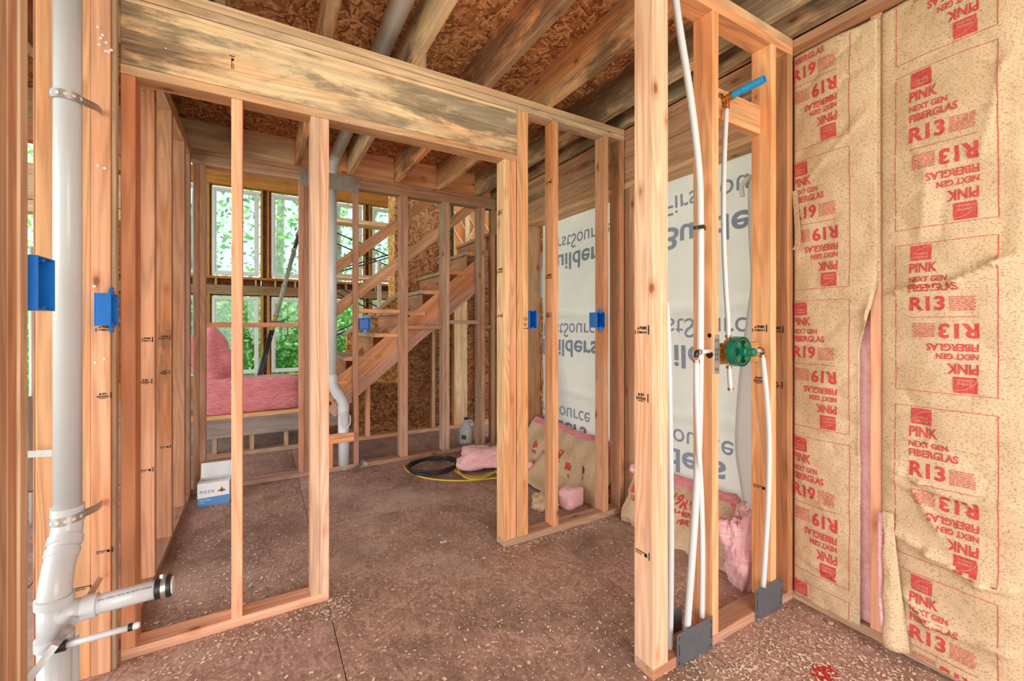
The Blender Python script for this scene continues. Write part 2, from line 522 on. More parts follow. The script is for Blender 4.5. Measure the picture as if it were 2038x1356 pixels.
# ------------------------------------------------------------------ floor and ceiling
fl = empty('floor', (0, 0, -.03), 'brown oriented strand board subfloor covered in sawdust', 'floor', kind='structure')
xs = [-3.4, -2.18, -.96, .26, 1.48, 2.26]
for i in range(len(xs) - 1):
    y = -3.2 + (i % 2) * 1.22
    ys = [-3.2] + [y + 2.44 * k for k in range(1, 6)]
    ys = sorted(set([round(q, 3) for q in ys if q < 9.6])) + [9.75]
    for a, b in zip(ys[:-1], ys[1:]):
        board(fl, 'panel', xs[i] + .0015, xs[i + 1] - .0015, a + .0015, b - .0015, -.02, 0, (1, 1, 1), 0, OSBF, .0015)
board(fl, 'panel', 2.262, 5.2, 4.0, 9.75, -.02, 0, (1, 1, 1), 0, OSBF, .0015)
board(fl, 'subfloor_base', -3.5, 5.3, -3.3, 9.8, -.05, -.021, (.5, .4, .35), 0, OSBF)

ce = empty('ceiling', (0, 0, CE), 'exposed floor joists under oriented strand board decking', 'ceiling', kind='structure')
jz = CE + .235
xs = [-3.4, -2.18, -.96, .26, 1.48, 2.4]
for i in range(len(xs) - 1):
    ys = [-3.0, -.2 + (i % 2) * 1.22, 2.24 + (i % 2) * 1.22, 4.08]
    for a, b in zip(ys[:-1], ys[1:]):
        board(ce, 'deck_panel', xs[i] + .002, xs[i + 1] - .002, a + .002, b - .002, jz, jz + .02, (.95, .95, .95), 0, OSBC, .0015)
JX = [-2.58, -2.17, -1.76, -1.35, -.95, -.545, -.145, .262, .668, 1.078, 1.492, 1.90]
jcols = [BRN, BRN, BRN, BRN, RDD, BRN, STN, ORG, STN, ORG, YEL, STN]
for x, c in zip(JX, jcols):
    board(ce, 'joist', x - T / 2, x + T / 2, -2.9, 4.02, CE, jz, c, random.choice((.75, .9, 1.0)))
for a, b in zip(JX[:-1], JX[1:]):
    board(ce, 'rim_block', a + T / 2 + .001, b - T / 2 - .001, 3.985, 4.023, CE, jz, ORG if b > .5 else STN, .25)
board(ce, 'rim_block', 1.92, 2.24, 3.985, 4.023, CE, jz, ORG, .2)
board(ce, 'rim_joist', 2.20, 2.238, -2.9, 4.02, CE, jz, BRN, .8)
board(ce, 'joist', 2.06, 2.098, -2.9, 4.02, CE, jz, STN, .9)
board(ce, 'blocking', .70, .79, 2.30, 2.338, CE + .02, jz, PAL, .05)

# ------------------------------------------------------------------ front wall with the wide header
wf = empty('wall_front', (.4, YF, 0), 'stud wall with a wide stained header beam over a doorway', 'wall', kind='structure')
y0, y1 = YF, YF + S4
HB = 2.188               # underside of header assembly
board(wf, 'bottom_plate', -.452, .266, y0, y1, 0, T, PNK, .05)
board(wf, 'bottom_plate', 1.178, XR - .004, y0, y1, 0, T, (.52, .36, .25), .25)
board(wf, 'header_plate', -.452, 1.262, y0 - .004, y1, HB, HB + T - .002, (.62, .44, .27), .35)
board(wf, 'header_beam', -.452, 1.262, y0 - .002, y1 - .02, HB + T, HB + T + .235, (.74, .61, .37), .92)
zb = HB + T + .235
board(wf, 'header_filler', -.452, 1.262, y0 + .004, y1, zb + .002, CE - 2 * T - .002, PAL, .45)
board(wf, 'top_plate', -.452, XR - .004, y0, y1, CE - 2 * T, CE - T - .0025, (.66, .55, .36), .55)
board(wf, 'top_plate', -.60, XR - .004, y0, y1, CE - T, CE, (.72, .56, .35), .3)
def stud(wl, x0, x1, ya, yb, z0, z1, col, st=.2): return board(wl, 'stud', x0, x1, ya, yb, z0, z1, col, st)
stud(wf, -.452, -.410, y0, y1, T, HB, RDD, .3)
stud(wf, -.107, -.068, y0, y1, T, HB, PNK, .05)
stud(wf, .190, .228, y0, y1, T, HB, (.72, .50, .36), .1); stud(wf, .2285, .2665, y0, y1, T, HB, (.80, .56, .42), .05)
jack = stud(wf, 1.178, 1.218, y0, y1, T, HB, YEL, .05); stud(wf, 1.2185, 1.2575, y0, y1, T, HB, ORG, .05)
king = stud(wf, 1.2635, 1.3005, y0, y1, T, CE - 2 * T, ORG, .15); king2 = stud(wf, 1.301, 1.338, y0, y1, T, CE - 2 * T, ORG, .12)
s3 = stud(wf, 1.516, 1.555, y0, y1, T, CE - 2 * T, ORG, .1)
s4 = stud(wf, 1.920, 1.958, y0, y1, T, CE - 2 * T, (.62, .37, .21), .5)
stud(wf, 2.060, XR - .006, y0, y1, T, CE - 2 * T, (.58, .33, .18), .6)
for px, py, kd in ((992, 430, 'sfi'), (992, 545, 'prime'), (992, 632, 'kd')):
    o = P(px, py, 'x', 1.178); stamp(jack, kd, planemap(Vector((1.1768, YF + .082, o.z)), (0, -.07, 0), (0, 0, .07)))
for py, kd in ((555, 'prime'), (632, 'sfi'), (365, 'kd')):
    o = P(1095, py, 'x', 1.516); stamp(s3, kd, planemap(Vector((1.5148, YF + .082, o.z)), (0, -.07, 0), (0, 0, .07)))
k = Ink(); k.text('3 SW', 0, .05, .03, .02, 0); k.text('3M', .004, .02, .02, .016, 0); k.rect(0, .004, .03, .007); k.poly([(.03, 0), (.03, .011), (.037, .0055)])
k.build('marker_note', planemap(P(1041, 656, 'y', YF - .0012), (1, 0, 0), (0, 0, 1)), INKK, king2)
for px, py in ((590, 185), (760, 205), (875, 245), (940, 290), (330, 95), (455, 155), (690, 240), (1010, 290), (1018, 212), (985, 300)):
    q = P(px, py, 'y', YF - .0025)
    lathe(wf, 'nail_head', q, (0, -1, 0), [(0, .004), (.0012, .004), (.002, .002)], STEEL, 8)
# header lettering
hb = [o for o in wf.children if o.name.startswith('header_beam')][0]
stamp(hb, 'kd', planemap(P(466, 140, 'y', YF - .0035), (0, 0, .06), (-.05, 0, 0)))

# ------------------------------------------------------------------ plumbing wall on the right
wp = empty('wall_shower', (1.65, YP, 0), 'short stud wall carrying the shower pipes and valve', 'wall', kind='structure')
y0, y1 = YP, YP + S4
board(wp, 'bottom_plate', 1.187, XR - .004, y0, y1, 0, T, (.56, .39, .28), .15)
board(wp, 'top_plate', 1.187, XR - .004, y0, y1, CE - 2 * T, CE - T, ORG, .2)
board(wp, 'top_plate', 1.187, XR - .004, y0, y1, CE - T, CE, (.66, .46, .26), .5)
post = stud(wp, 1.187, 1.226, y0, y1, T, CE - 2 * T, (.80, .56, .37), .03); stud(wp, 1.2265, 1.265, y0, y1, T, CE - 2 * T, (.82, .62, .42), .03)
p2 = stud(wp, 1.519, 1.557, y0, y1, T, CE - 2 * T, ORG, .12)
p3 = stud(wp, 1.925, 1.965, y0, y1, T, CE - 2 * T, (.78, .48, .25), .1)
pe = stud(wp, 2.060, XR - .006, y0, y1, T, CE - 2 * T, (.50, .28, .14), .45)
def side_stamp(par, kd, x, z, y=YP + .084, s=.072): stamp(par, kd, planemap(Vector((x - .0012, y, z)), (0, -s, 0), (0, 0, s)))
side_stamp(post, 'prime', 1.187, P(1280, 666, 'x', 1.187).z); side_stamp(post, 'sfi', 1.187, P(1280, 800, 'x', 1.187).z); side_stamp(post, 'kd', 1.187, .42)
side_stamp(p3, 'prime', 1.925, P(1515, 661, 'x', 1.925).z); side_stamp(p3, 'sfi', 1.925, P(1515, 764, 'x', 1.925).z); side_stamp(p3, 'kd', 1.925, .52)
side_stamp(pe, 'prime', 2.06, 1.215, YP + .086); side_stamp(pe, 'sfi', 2.06, .96, YP + .086)
board(wp, 'blocking', 1.558, 1.924, YP + .045, YP + .083, P(1433, 235, 'y', 1.1).z, P(1433, 175, 'y', 1.1).z, ORG, .08)
board(wp, 'blocking', 1.558, 1.924, YP + .05, YP + .088, P(1515, 720, 'y', 1.106).z, P(1435, 684, 'y', 1.106).z, (.60, .36, .13), .1)

# ------------------------------------------------------------------ right exterior wall: plates, studs, header, openings
wr = empty('wall_right', (2.17, .6, 0), 'exterior stud wall with thick headers above two wrapped openings', 'wall', kind='structure')
x0, x1 = XR, XR + S6
board(wr, 'bottom_plate', x0, x1, -2.9, 4.1, 0, T, (.55, .40, .27), .15)
board(wr, 'top_plate', x0, x1, -2.9, 4.1, CE - 2 * T, CE - T, BRN, .45)
board(wr, 'top_plate', x0, x1, -2.9, 4.1, CE - T, CE, (.48, .31, .2), .4)
for y, c in ((.750, ORG), (.346, ORG), (-.06, ORG), (-.47, ORG), (-.9, ORG), (-1.4, ORG)):
    board(wr, 'stud', x0, x1, y - T / 2, y + T / 2, T, CE - 2 * T, (.78, .46, .30), .05)
board(wr, 'stud', x0, x1, 1.06, 1.098, T, CE - 2 * T, BRN, .4); board(wr, 'jack_stud', x0, x1, 1.1, 1.14, T, 2.165, BRN, .4)
board(wr, 'header_plate', x0, x1, 1.10, 3.37, 2.165, 2.203, (.60, .43, .25), .35)
board(wr, 'header', x0 + .002, x0 + .04, 1.06, 3.41, 2.203, 2.37, (.48, .33, .21), .55)
board(wr, 'header', x0 - .001, x0 + .04, 1.06, 3.41, 2.371, 2.43, (.45, .29, .18), .6)
board(wr, 'header', x0 + .003, x0 + .04, 1.06, 3.41, 2.431, CE - 2 * T, (.50, .34, .22), .6)
board(wr, 'jack_stud', x0, x1, 2.035, 2.075, T, 2.165, (.55, .36, .22), .3); board(wr, 'jack_stud', x0, x1, 2.22, 2.26, T, 2.165, BRN, .3)
board(wr, 'stud', x0, x1, 2.076, 2.114, T, 2.165, BRN, .4)
board(wr, 'jack_stud', x0, x1, 3.335, 3.373, T, 2.165, (.50, .36, .2), .4); board(wr, 'stud', x0, x1, 3.374, 3.412, T, CE - 2 * T, BRN, .3)
board(wr, 'stud', x0, x1, 3.90, 3.94, T, CE - 2 * T, BRN, .3)
board(wr, 'sheathing', x1 + .001, x1 + .012, -2.9, 1.0, 0, CE, (.8, .8, .8), 0, OSBC)
board(wr, 'sheathing', x1 + .001, x1 + .012, 3.3, 4.3, 0, CE, (.8, .8, .8), 0, OSBC)

# ------------------------------------------------------------------ left wall
wl_ = empty('wall_left', (-.5, 2.6, 0), 'row of reddish brown wall studs receding towards the stairs', 'wall', kind='structure')
x0, x1 = XL - S4, XL
board(wl_, 'bottom_plate', x0, x1, 2.20, 4.03, 0, T, (.40, .26, .18), .3)
board(wl_, 'top_plate', x0, x1, 2.20, 4.03, CE - 2 * T, CE - T, (.60, .42, .28), .4)
board(wl_, 'top_plate', x0, x1, 2.20, 4.03, CE - T, CE, (.55, .38, .26), .3)
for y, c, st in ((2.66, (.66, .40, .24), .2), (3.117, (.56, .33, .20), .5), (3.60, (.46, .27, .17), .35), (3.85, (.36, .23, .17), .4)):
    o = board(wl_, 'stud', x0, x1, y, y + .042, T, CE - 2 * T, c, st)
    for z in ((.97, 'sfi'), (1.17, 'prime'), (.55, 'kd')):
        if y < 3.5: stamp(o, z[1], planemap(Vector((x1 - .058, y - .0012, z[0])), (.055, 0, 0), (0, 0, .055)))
for px, py in ((283, 180), (300, 182), (305, 193), (322, 205), (323, 310), (318, 245)):
    q = P(px, py, 'y', 2.658); lathe(wl_, 'nail_head', q, (0, -1, 0), [(0, .003), (.002, .003), (.0025, .001)], STEEL, 8)
# plumbing part of the left wall near the camera
wc = empty('wall_near', (-.5, 1.7, 0), 'nearest stud pack and wide studs behind the big white drain pipe', 'wall', kind='structure')
YB = 2.072
b1 = board(wc, 'stud', -.662, -.5235, YB, YB + T, 0, CE - 2 * T, (.74, .46, .25), .15)
b2 = board(wc, 'stud', -.5225, -.470, YB - .002, YB + T, 0, CE - 2 * T, (.74, .45, .27), .3)
b3 = board(wc, 'stud', -.4695, -.456, YB + .004, YB + T, 0, CE - 2 * T, (.50, .38, .26), .3)
for k in range(3):
    board(wc, 'stud', -.582, XL + random.uniform(-.004, .002), 1.235 + k * .0405, 1.2735 + k * .0405, T, CE - 2 * T, ((.62, .44, .28), (.66, .40, .25), (.70, .52, .36))[k], .3)
board(wc, 'stud', -.668, -.6625, YB + .002, YB + .09, T, CE - 2 * T, (.50, .27, .17), .2)
board(wc, 'bottom_plate', -.60, XL, 1.1, 1.36, 0, T, BRN, .3)
board(wc, 'top_plate', -.60, XL, .9, YB + T, CE - 2 * T, CE - T, BRN, .3); board(wc, 'top_plate', -.60, XL, .9, YB + T, CE - T, CE, BRN, .3)
stamp(b2, 'prime', planemap(P(190, 660, 'y', YB - .0035), (.05, 0, 0), (0, 0, .05)))
stamp(b2, 'sfi', planemap(P(189, 795, 'y', YB - .0035), (.05, 0, 0), (0, 0, .05)))
stamp(b2, 'kd', planemap(P(189, 1105, 'y', YB - .0035), (.05, 0, 0), (0, 0, .05)))
stamp(b1, 'kd', planemap(P(143, 1180, 'y', YB - .0015), (.075, 0, 0), (0, 0, .06)))
for px, py in ((195, 54), (205, 70), (201, 76), (212, 85), (198, 89), (211, 102), (217, 103), (222, 100), (195, 330), (209, 335), (188, 570), (190, 722), (208, 715)):
    lathe(wc, 'nail_head', P(px, py, 'y', YB - .0025), (0, -1, 0), [(0, .005), (.0015, .005), (.0025, .002)], HOLE, 8)

# ------------------------------------------------------------------ partition in front of the stairs
ws = empty('wall_stair', (.8, YS, 0), 'open stud partition standing in front of the staircase', 'wall', kind='structure')
y0, y1 = YS, YS + S4
board(ws, 'bottom_plate', XL, .49, y0, y1, 0, T, (.45, .31, .24), .2)
board(ws, 'bottom_plate', .49, 2.10, y0, y1, 0, T, (.40, .29, .22), .3)
board(ws, 'top_plate', XL, .75, y0, y1, CE - .11, CE - .072, (.50, .36, .26), .3); board(ws, 'top_plate', XL, .75, y0, y1, CE - .072, CE - .034, (.46, .34, .25), .4)
board(ws, 'top_plate', .751, 2.10, y0, y1, CE - .11, CE - .072, (.46, .29, .18), .3); board(ws, 'top_plate', .751, 2.10, y0, y1, CE - .072, CE - .034, (.44, .28, .17), .4)
board(ws, 'filler_plate', XL, 2.10, y0 + .01, y1, CE - .034, CE, BRN, .4)
zt = CE - .11
for x, c, st in ((-.437, (.60, .41, .28), .2), (-.399, (.66, .46, .32), .1), (.268, (.48, .28, .19), .2), (.305, (.40, .24, .17), .2), (.700, (.50, .30, .20), .2), (1.105, (.48, .31, .21), .3),
                 (1.140, (.56, .37, .26), .2), (1.515, (.40, .31, .23), .5), (1.553, (.56, .38, .26), .2), (1.90, (.42, .31, .22), .4), (1.937, (.56, .37, .24), .2), (2.06, (.42, .29, .19), .4)):
    board(ws, 'stud', x, x + .0365, y0, y1, T, zt, c, st)
for a, b, z, c in ((-.36, .266, 1.235, (.62, .38, .26)), (.738, 1.103, 1.36, (.70, .38, .22)), (1.178, 1.513, 1.215, (.50, .35, .26)), (1.591, 1.898, 1.265, (.50, .35, .27)), (1.975, 2.058, 1.22, BRN)):
    board(ws, 'blocking', a, b, y0 + .005, y0 + .075, z, z + .037, c, .15)
board(ws, 'blocking', .343, .698, y0 - .02, y0 + .02, .245, .283, ORG, .05); board(ws, 'blocking', .343, .698, y0 - .02, y0 + .018, .284, .322, (.78, .50, .30), .05)
board(ws, 'cripple', .49, .528, y0, y0 + .06, T, .245, ORG, .05)

# ------------------------------------------------------------------ window wall of the tall room beyond
YW = 9.6
ww = empty('wall_back', (.8, YW, 0), 'tall amber framed wall of windows beyond the stairs', 'wall', kind='structure')
WX = [-.79 + .957 * k for k in range(-1, 4)]
xl, xr = -2.4, 4.6
for z0, z1, c, st in ((0, .10, AMB, .2), (.10, .28, AMB, .2)): board(ww, 'sill_plate', xl, xr, YW - .02, YW + .12, z0, z1, c, st)
board(ww, 'header', xl, xr, YW - .03, YW + .12, 1.83, 2.00, (.36, .25, .14), .4)
board(ww, 'ledger', xl, xr, YW - .04, YW + .12, 2.12, 2.165, (.52, .25, .07), .1)
board(ww, 'beam', xl, xr, YW - .05, YW + .12, 3.86, 4.14, (.55, .26, .065), .2)
board(ww, 'top_beam', xl, xr, YW - .03, YW + .12, 5.15, 5.4, AMB, .2)
for x in WX:
    for zc in (-.10, .82):
        pass
    for xc in (x - .16, x + .91 - .12):
        board(ww, 'sheathing', xc, xc + .165, YW + .09, YW + .10, .25, 5.2, (.40, .32, .26), 0, OSBC)
    for xs_ in (x - .075, x + .775):
        board(ww, 'post', xs_, xs_ + .05, YW - .01, YW + .085, .28, 1.83, (.46, .28, .08), .1)
        board(ww, 'post', xs_, xs_ + .04, YW - .01, YW + .085, 2.165, 3.86, (.50, .27, .08), .1)
        board(ww, 'post', xs_, xs_ + .04, YW - .01, YW + .085, 4.14, 5.15, AMB, .1)
    for xc in (x + .05, x + .4, x + .68): board(ww, 'cripple', xc, xc + .035, YW - .02, YW + .06, 2.0, 2.12, (.50, .36, .2), .2)
    board(ww, 'sheathing', x - .02, x + .78, YW + .09, YW + .10, 1.81, 2.17, (.3, .22, .17), 0, OSBC)
board(ww, 'sheathing', xl, WX[0] - .15, YW + .09, YW + .10, 0, 5.3, (.5, .4, .3), 0, OSBC)
board(ww, 'sheathing', WX[-1] + .9, xr, YW + .09, YW + .10, 0, 5.3, (.5, .4, .3), 0, OSBC)
wn = 0
def window(x, z0, z1, label, rail=False):
    global wn
    wn += 1
    e = empty('window_%d' % wn, (x + .37, YW, z0), label, 'window', kind='structure')
    ww_, fw = .745, .05
    for a, b, c, d in ((0, ww_, 0, fw), (0, ww_, z1 - z0 - fw, z1 - z0), (0, fw, fw, z1 - z0 - fw), (ww_ - fw, ww_, fw, z1 - z0 - fw)):
        board(e, 'frame', x + a, x + b, YW + .02, YW + .08, z0 + c, z0 + d, (1, 1, 1), 0, WHITE, .006)
    f2 = .022
    for a, b, c, d in ((fw, ww_ - fw, fw, fw + f2), (fw, ww_ - fw, z1 - z0 - fw - f2, z1 - z0 - fw), (fw, fw + f2, fw + f2, z1 - z0 - fw - f2), (ww_ - fw - f2, ww_ - fw, fw + f2, z1 - z0 - fw - f2)):
        board(e, 'sash', x + a, x + b, YW + .04, YW + .075, z0 + c, z0 + d, (1, 1, 1), 0, WHITE, .004)
    if rail: board(e, 'meeting_rail', x + fw, x + ww_ - fw, YW + .035, YW + .075, z0 + (z1 - z0) * .52, z0 + (z1 - z0) * .52 + .05, (1, 1, 1), 0, WHITE, .004)
    board(e, 'pane', x + fw + .02, x + ww_ - fw - .02, YW + .055, YW + .06, z0 + fw + .02, z1 - fw - .02, (1, 1, 1), 0, GLASS, .0005)
nm = ('far left', 'left', 'second', 'third', 'fourth')
for i, x in enumerate(WX):
    window(x, .33, 1.79, 'white lower window looking onto green trees, %s of the row' % nm[i], rail=(i == 3))
    window(x, 2.20, 3.82, 'tall white upper window full of pale sky, %s of the row' % nm[i])
    window(x, 4.20, 5.12, 'white transom window above the amber beam, %s of the row' % nm[i])
# unseen great-room roof, put in against the sun, and its far side walls
cg = empty('ceiling_2', (1, 7, 5.5), 'unseen wood ceiling high above the tall window room', 'ceiling', kind='structure')
board(cg, 'deck', -2.6, 5.0, 4.1, 10.0, 5.5, 5.53, (.9, .8, .6), 0, OSBC)
for x in np.arange(-2.2, 4.9, .61): board(cg, 'rafter', x, x + .04, 4.1, 9.9, 5.3, 5.5, ORG, .1)
for x in np.arange(-2.0, 4.6, .5): pass

# ------------------------------------------------------------------ wall under and behind the stairs
wu = empty('wall_under_stair', (1.6, 4.9, 0), 'dark strand board wall with pale studs under the staircase', 'wall', kind='structure')
YU = 4.86
board(wu, 'bottom_plate', .60, 2.72, YU, YU + .09, 0, T, (.72, .48, .28), .1)
me = bpy.data.meshes.new('p'); vs_ = [(.60, YU + .092, .04), (2.72, YU + .092, .04), (2.72, YU + .092, 2.2), (2.35, YU + .092, 2.0), (.60, YU + .092, .52)]
vs_ += [(a, b + .012, c) for a, b, c in vs_]
me.from_pydata([Vector(v) - WL[wu] for v in vs_], [], [(0, 1, 2, 3, 4), (9, 8, 7, 6, 5)] + [(i, i + 5, (i + 1) % 5 + 5, (i + 1) % 5) for i in range(5)])
put('sheathing', me, OSBC, wu, WL[wu], color=(.50, .38, .33))
for x, wd, c in ((.99, .045, PNK), (1.40, .045, PAL), (1.74, .04, (.60, .45, .3)), (2.02, .09, PAL), (2.10, .10, PAL), (2.34, .05, PAL), (2.62, .05, PAL)):
    board(wu, 'stud', x, x + wd * .9, YU, YU + .088, T, min(.52 + (x - .6) * .84, 2.3), c, .05)
board(wu, 'sheathing', 1.325, 2.02, 4.95, 4.962, 1.10, 3.4, (.72, .62, .58), 0, OSBC)
board(wu, 'sheathing', 1.318, 1.325, 4.95, 5.22, 1.45, 3.4, (1.6, 1.5, 1.1), 0, OSBC)  # window light painted in: return face tinted far brighter than the front
board(wu, 'cap', 1.30, 2.03, 4.96, 5.2, 3.4, 3.44, ORG, .1)
board(wu, 'stud', 2.02, 2.03, 4.90, 4.99, 1.2, 3.4, (.05, .1, .05), .1)

# slanted batten wall far right beyond the upper flight
wb = empty('wall_batten', (3.3, 7.0, 2.6), 'amber panel wall with pale slanted battens beyond the upper steps', 'wall', kind='structure')
board(wb, 'panel', 2.45, 4.5, 7.0, 7.02, 1.0, 4.6, (.62, .33, .14), .1)
for k in range(9):
    a = 2.3 + k * .24
    board2(wb, 'batten', (a, 6.985, 3.7), (a + .95, 6.985, 2.45), .03, .02, (0, 1, 0), (.85, .75, .58), 0)
board2(wb, 'batten', (3.42, 6.97, 3.2), (3.12, 6.97, 2.75), .09, .03, (0, 1, 0), PAL, 0)
board(wb, 'post', 3.10, 3.18, 6.95, 6.985, 2.3, 3.3, PAL, 0)

# left neighbouring room seen through the stud gap
wn_ = empty('wall_left_room', (-1.2, 3.94, 0), 'stud partition of the neighbouring room seen through the narrow gap', 'wall', kind='structure')
lr = board(wn_, 'stud', -1.252, -1.17, 3.94, 4.02, T, 1.98, (.52, .33, .16), .15)
board(wn_, 'header', -2.2, -.62, 3.93, 4.02, 2.06, 2.29, (.52, .43, .28), .3); board(wn_, 'plate', -2.2, -.62, 3.93, 4.02, 1.98, 2.055, (.62, .48, .30), .2)
board(wn_, 'top_plate', -2.2, -.62, 3.93, 4.02, 2.44, CE, BRN, .3); board(wn_, 'bottom_plate', -2.2, -.62, 3.94, 4.02, 0, T, BRN, .3)
for i, z in enumerate((1.23, 1.0, .68)): stamp(lr, ('prime', 'sfi', 'kd')[i], planemap(Vector((-1.245, 3.9385, z)), (.06, 0, 0), (0, 0, .06)))

# ------------------------------------------------------------------ big white drain pipe on the left
dp = empty('drain_pipe', (-.53, 1.80, 0), 'big white plastic drain pipe with capped side branch beside the nearest studs', 'pipe')
pc = Vector((-.50, 1.78, 0)); lc = Vector((-.50, 1.685, 0)); R1 = .0315
tube(dp, 'riser', [(pc.x, pc.y, jz - .02), (pc.x, pc.y, .68)], R1, PVC, 28)
lathe(dp, 'hub', (pc.x, pc.y, .66), (0, 0, 1), [(0, .0365), (.05, .0375), (.052, .0315)], PVC, 28)
el = [Vector((pc.x, pc.y, .675)), Vector((pc.x, pc.y - .004, .65)), Vector((pc.x, pc.y - .02, .615)), Vector((lc.x, lc.y + .03, .56)), Vector((lc.x, lc.y + .006, .515)), Vector((lc.x, lc.y, .48))]
tube(dp, 'offset_elbow', el, .035, PVC, 28, n=4)
d = (el[3] - el[2]).normalized()
lathe(dp, 'hub', el[2] - d * .012, d, [(0, .034), (.002, .0395), (.022, .0395), (.024, .034)], PVC, 28)
lathe(dp, 'hub', el[2] + d * .022, d, [(0, .034), (.002, .0385), (.022, .0385), (.024, .034)], PVC, 28)
tube(dp, 'tee_body', [(lc.x, lc.y, .49), (lc.x, lc.y, .36)], .036, PVC, 28)
lathe(dp, 'hub', (lc.x, lc.y, .468), (0, 0, 1), [(0, .036), (.002, .041), (.024, .041), (.026, .036)], PVC, 28)
lathe(dp, 'hub', (lc.x, lc.y, .355), (0, 0, 1), [(0, .036), (.002, .041), (.028, .041), (.030, .036)], PVC, 28)
tube(dp, 'lower_pipe', [(lc.x, lc.y, .36), (lc.x, lc.y, .001)], .0345, PVC, 28)
tube(dp, 'second_pipe', [(lc.x + .012, lc.y + .075, .33), (lc.x + .012, lc.y + .075, .001)], .018, PVC, 20)
br0 = Vector((lc.x - .025, lc.y, .437)); ex = Vector((1, 0, .03)).normalized()
br = tube(dp, 'branch_pipe', [br0 + ex * .03, br0 + ex * .262], .0265, PVC, 24)
tube(dp, 'branch_sweep', [br0 + ex * .02, br0 + ex * .06, br0 + ex * .085], .03, PVC, 24, radii=[.036, .032, .029])
lathe(dp, 'branch_hub', br0 + ex * .08, ex, [(0, .027), (.002, .0325), (.034, .0325), (.036, .027)], PVC, 24)
cp = lathe(dp, 'rubber_cap', br0 + ex * .245, ex, [(0, .027), (.002, .0305), (.018, .0305), (.020, .029), (.026, .029), (.029, .033), (.038, .033), (.040, .030), (.0401, .026)], BLACK, 24)
lathe(cp, 'hose_clamp', br0 + ex * .2605, ex, [(0, .030), (.0005, .0316), (.0125, .0316), (.013, .030)], STEEL, 24)
lathe(cp, 'clamp_screw', br0 + ex * .262 + Vector((0, -.01, .033)), (0, .3, 1), [(0, .006), (.01, .006), (.011, .003)], STEEL, 10)
lathe(dp, 'pipe_plug', br0 + ex * .281, ex, [(0, .0255), (.008, .0255), (.0085, .019)], PVC, 24)
k = Ink(); k.text('PVC DWV SCH 40 ASTM D2665', 0, 0, .12, .005, 0)
k.build('pipe_print', planemap(br0 + ex * .12 + Vector((0, -.0212, .0175)), ex, (0, .64, .77)), INKK, br)['kind'] = 'stuff'
# hanger straps
def wrap_strap(name, z_a, z_b, zback, label):
    pts = []
    for i in range(13):
        a = math.radians(200 + i * 13)     # around the camera side of the pipe
        f = i / 12
        pts.append(Vector((pc.x + math.cos(a) * (R1 + .0075), pc.y + math.sin(a) * (R1 + .0075), z_a + (z_b - z_a) * f)))
    pts.append(Vector((-.472, 1.93, zback * .55 + z_b * .45))); pts.append(Vector((-.492, YB - .004, zback)))
    s = ribbon(None, name, pts, (0, 0, .024), .0014, STEEL, 4, holes=.016)
    tag(s, label, 'strap', 'perforated pipe straps'); return s
wrap_strap('hanger_strap', P(105, 186, 'y', 1.76).z, P(160, 200, 'y', 1.77).z, P(187, 222, 'y', YB).z, 'perforated steel strap round the upper part of the big drain pipe')
wrap_strap('hanger_strap', P(105, 1042, 'y', 1.76).z, P(155, 1025, 'y', 1.77).z, P(187, 1003, 'y', YB).z, 'perforated steel strap round the drain pipe just above its elbow')
s = ribbon(None, 'strap_tie', [P(50, 1362, 'y', 1.60), P(110, 1285, 'y', 1.625), P(150, 1232, 'y', 1.64), P(200, 1150, 'y', 2.06)], (-.014, 0, .011), .0018, STEEL, 6)
tag(s, 'plain grey metal strap slanting across the bottom of the drain pipe', 'strap')
sp = empty('water_stub', P(125, 1285, 'y', 1.64), 'thin white capped water pipe below the drain branch', 'pipe')
q0, q1 = P(122, 1287, 'y', 1.64), P(266, 1247, 'y', 1.64)
tube(sp, 'tube', [q0, q1], .0085, PEX, 16)
lathe(sp, 'crimp_ring', q1 - Vector((.012, 0, 0)), (1, 0, 0), [(0, .0085), (.0005, .0105), (.010, .0105), (.0105, .0085)], BLACK, 16)
lathe(sp, 'end_cap', q1 - Vector((.001, 0, 0)), (1, 0, 0), [(0, .0095), (.012, .0095), (.016, .006)], PEX, 16)
lathe(sp, 'bracket', q0 - Vector((.01, 0, .0)), (1, 0, 0), [(0, .014), (.02, .014), (.021, .009)], BLACK, 12)

# ------------------------------------------------------------------ drain pipe from ceiling down the stair partition
dr = empty('drain_pipe', (.57, 3.985, 0), 'grey white drain pipe dropping from the ceiling down the stair partition', 'pipe')
XV, YV, RV = .525, 3.985, .039
tube(dr, 'horizontal_run', [(.545, -1.5, 2.735), (.55, 3.84, 2.70)], .047, PVC, 24)
tube(dr, 'top_elbow', [(.55, 3.83, 2.70), (.548, 3.92, 2.69), (.53, 3.975, 2.64), (XV, YV, 2.55)], .046, PVC, 20, n=5)
vp = tube(dr, 'vertical_pipe', [(XV, YV, 2.6), (XV, YV, .80)], RV, PVC, 22)
tube(dr, 'lower_elbow', [(XV, YV, .83), (XV, YV, .765), (XV + .02, YV, .70), (XV + .075, YV, .61), (XV + .095, YV, .55), (XV + .095, YV, .47)], .043, PVC, 22, n=4)
lathe(dr, 'hub', (XV, YV, .755), (0, 0, 1), [(0, .042), (.002, .047), (.06, .047), (.062, .04)], PVC, 22)
lathe(dr, 'hub', (XV + .095, YV, .50), (0, 0, 1), [(0, .042), (.002, .048), (.055, .048), (.057, .042)], PVC, 22)
lathe(dr, 'hub', Vector((XV + .035, YV, .675)), Vector((.055, 0, -.09)), [(0, .042), (.001, .047), (.045, .047), (.046, .042)], PVC, 22)
tube(dr, 'lower_pipe', [(XV + .095, YV, .52), (XV + .095, YV, .0)], .046, PVC, 22)
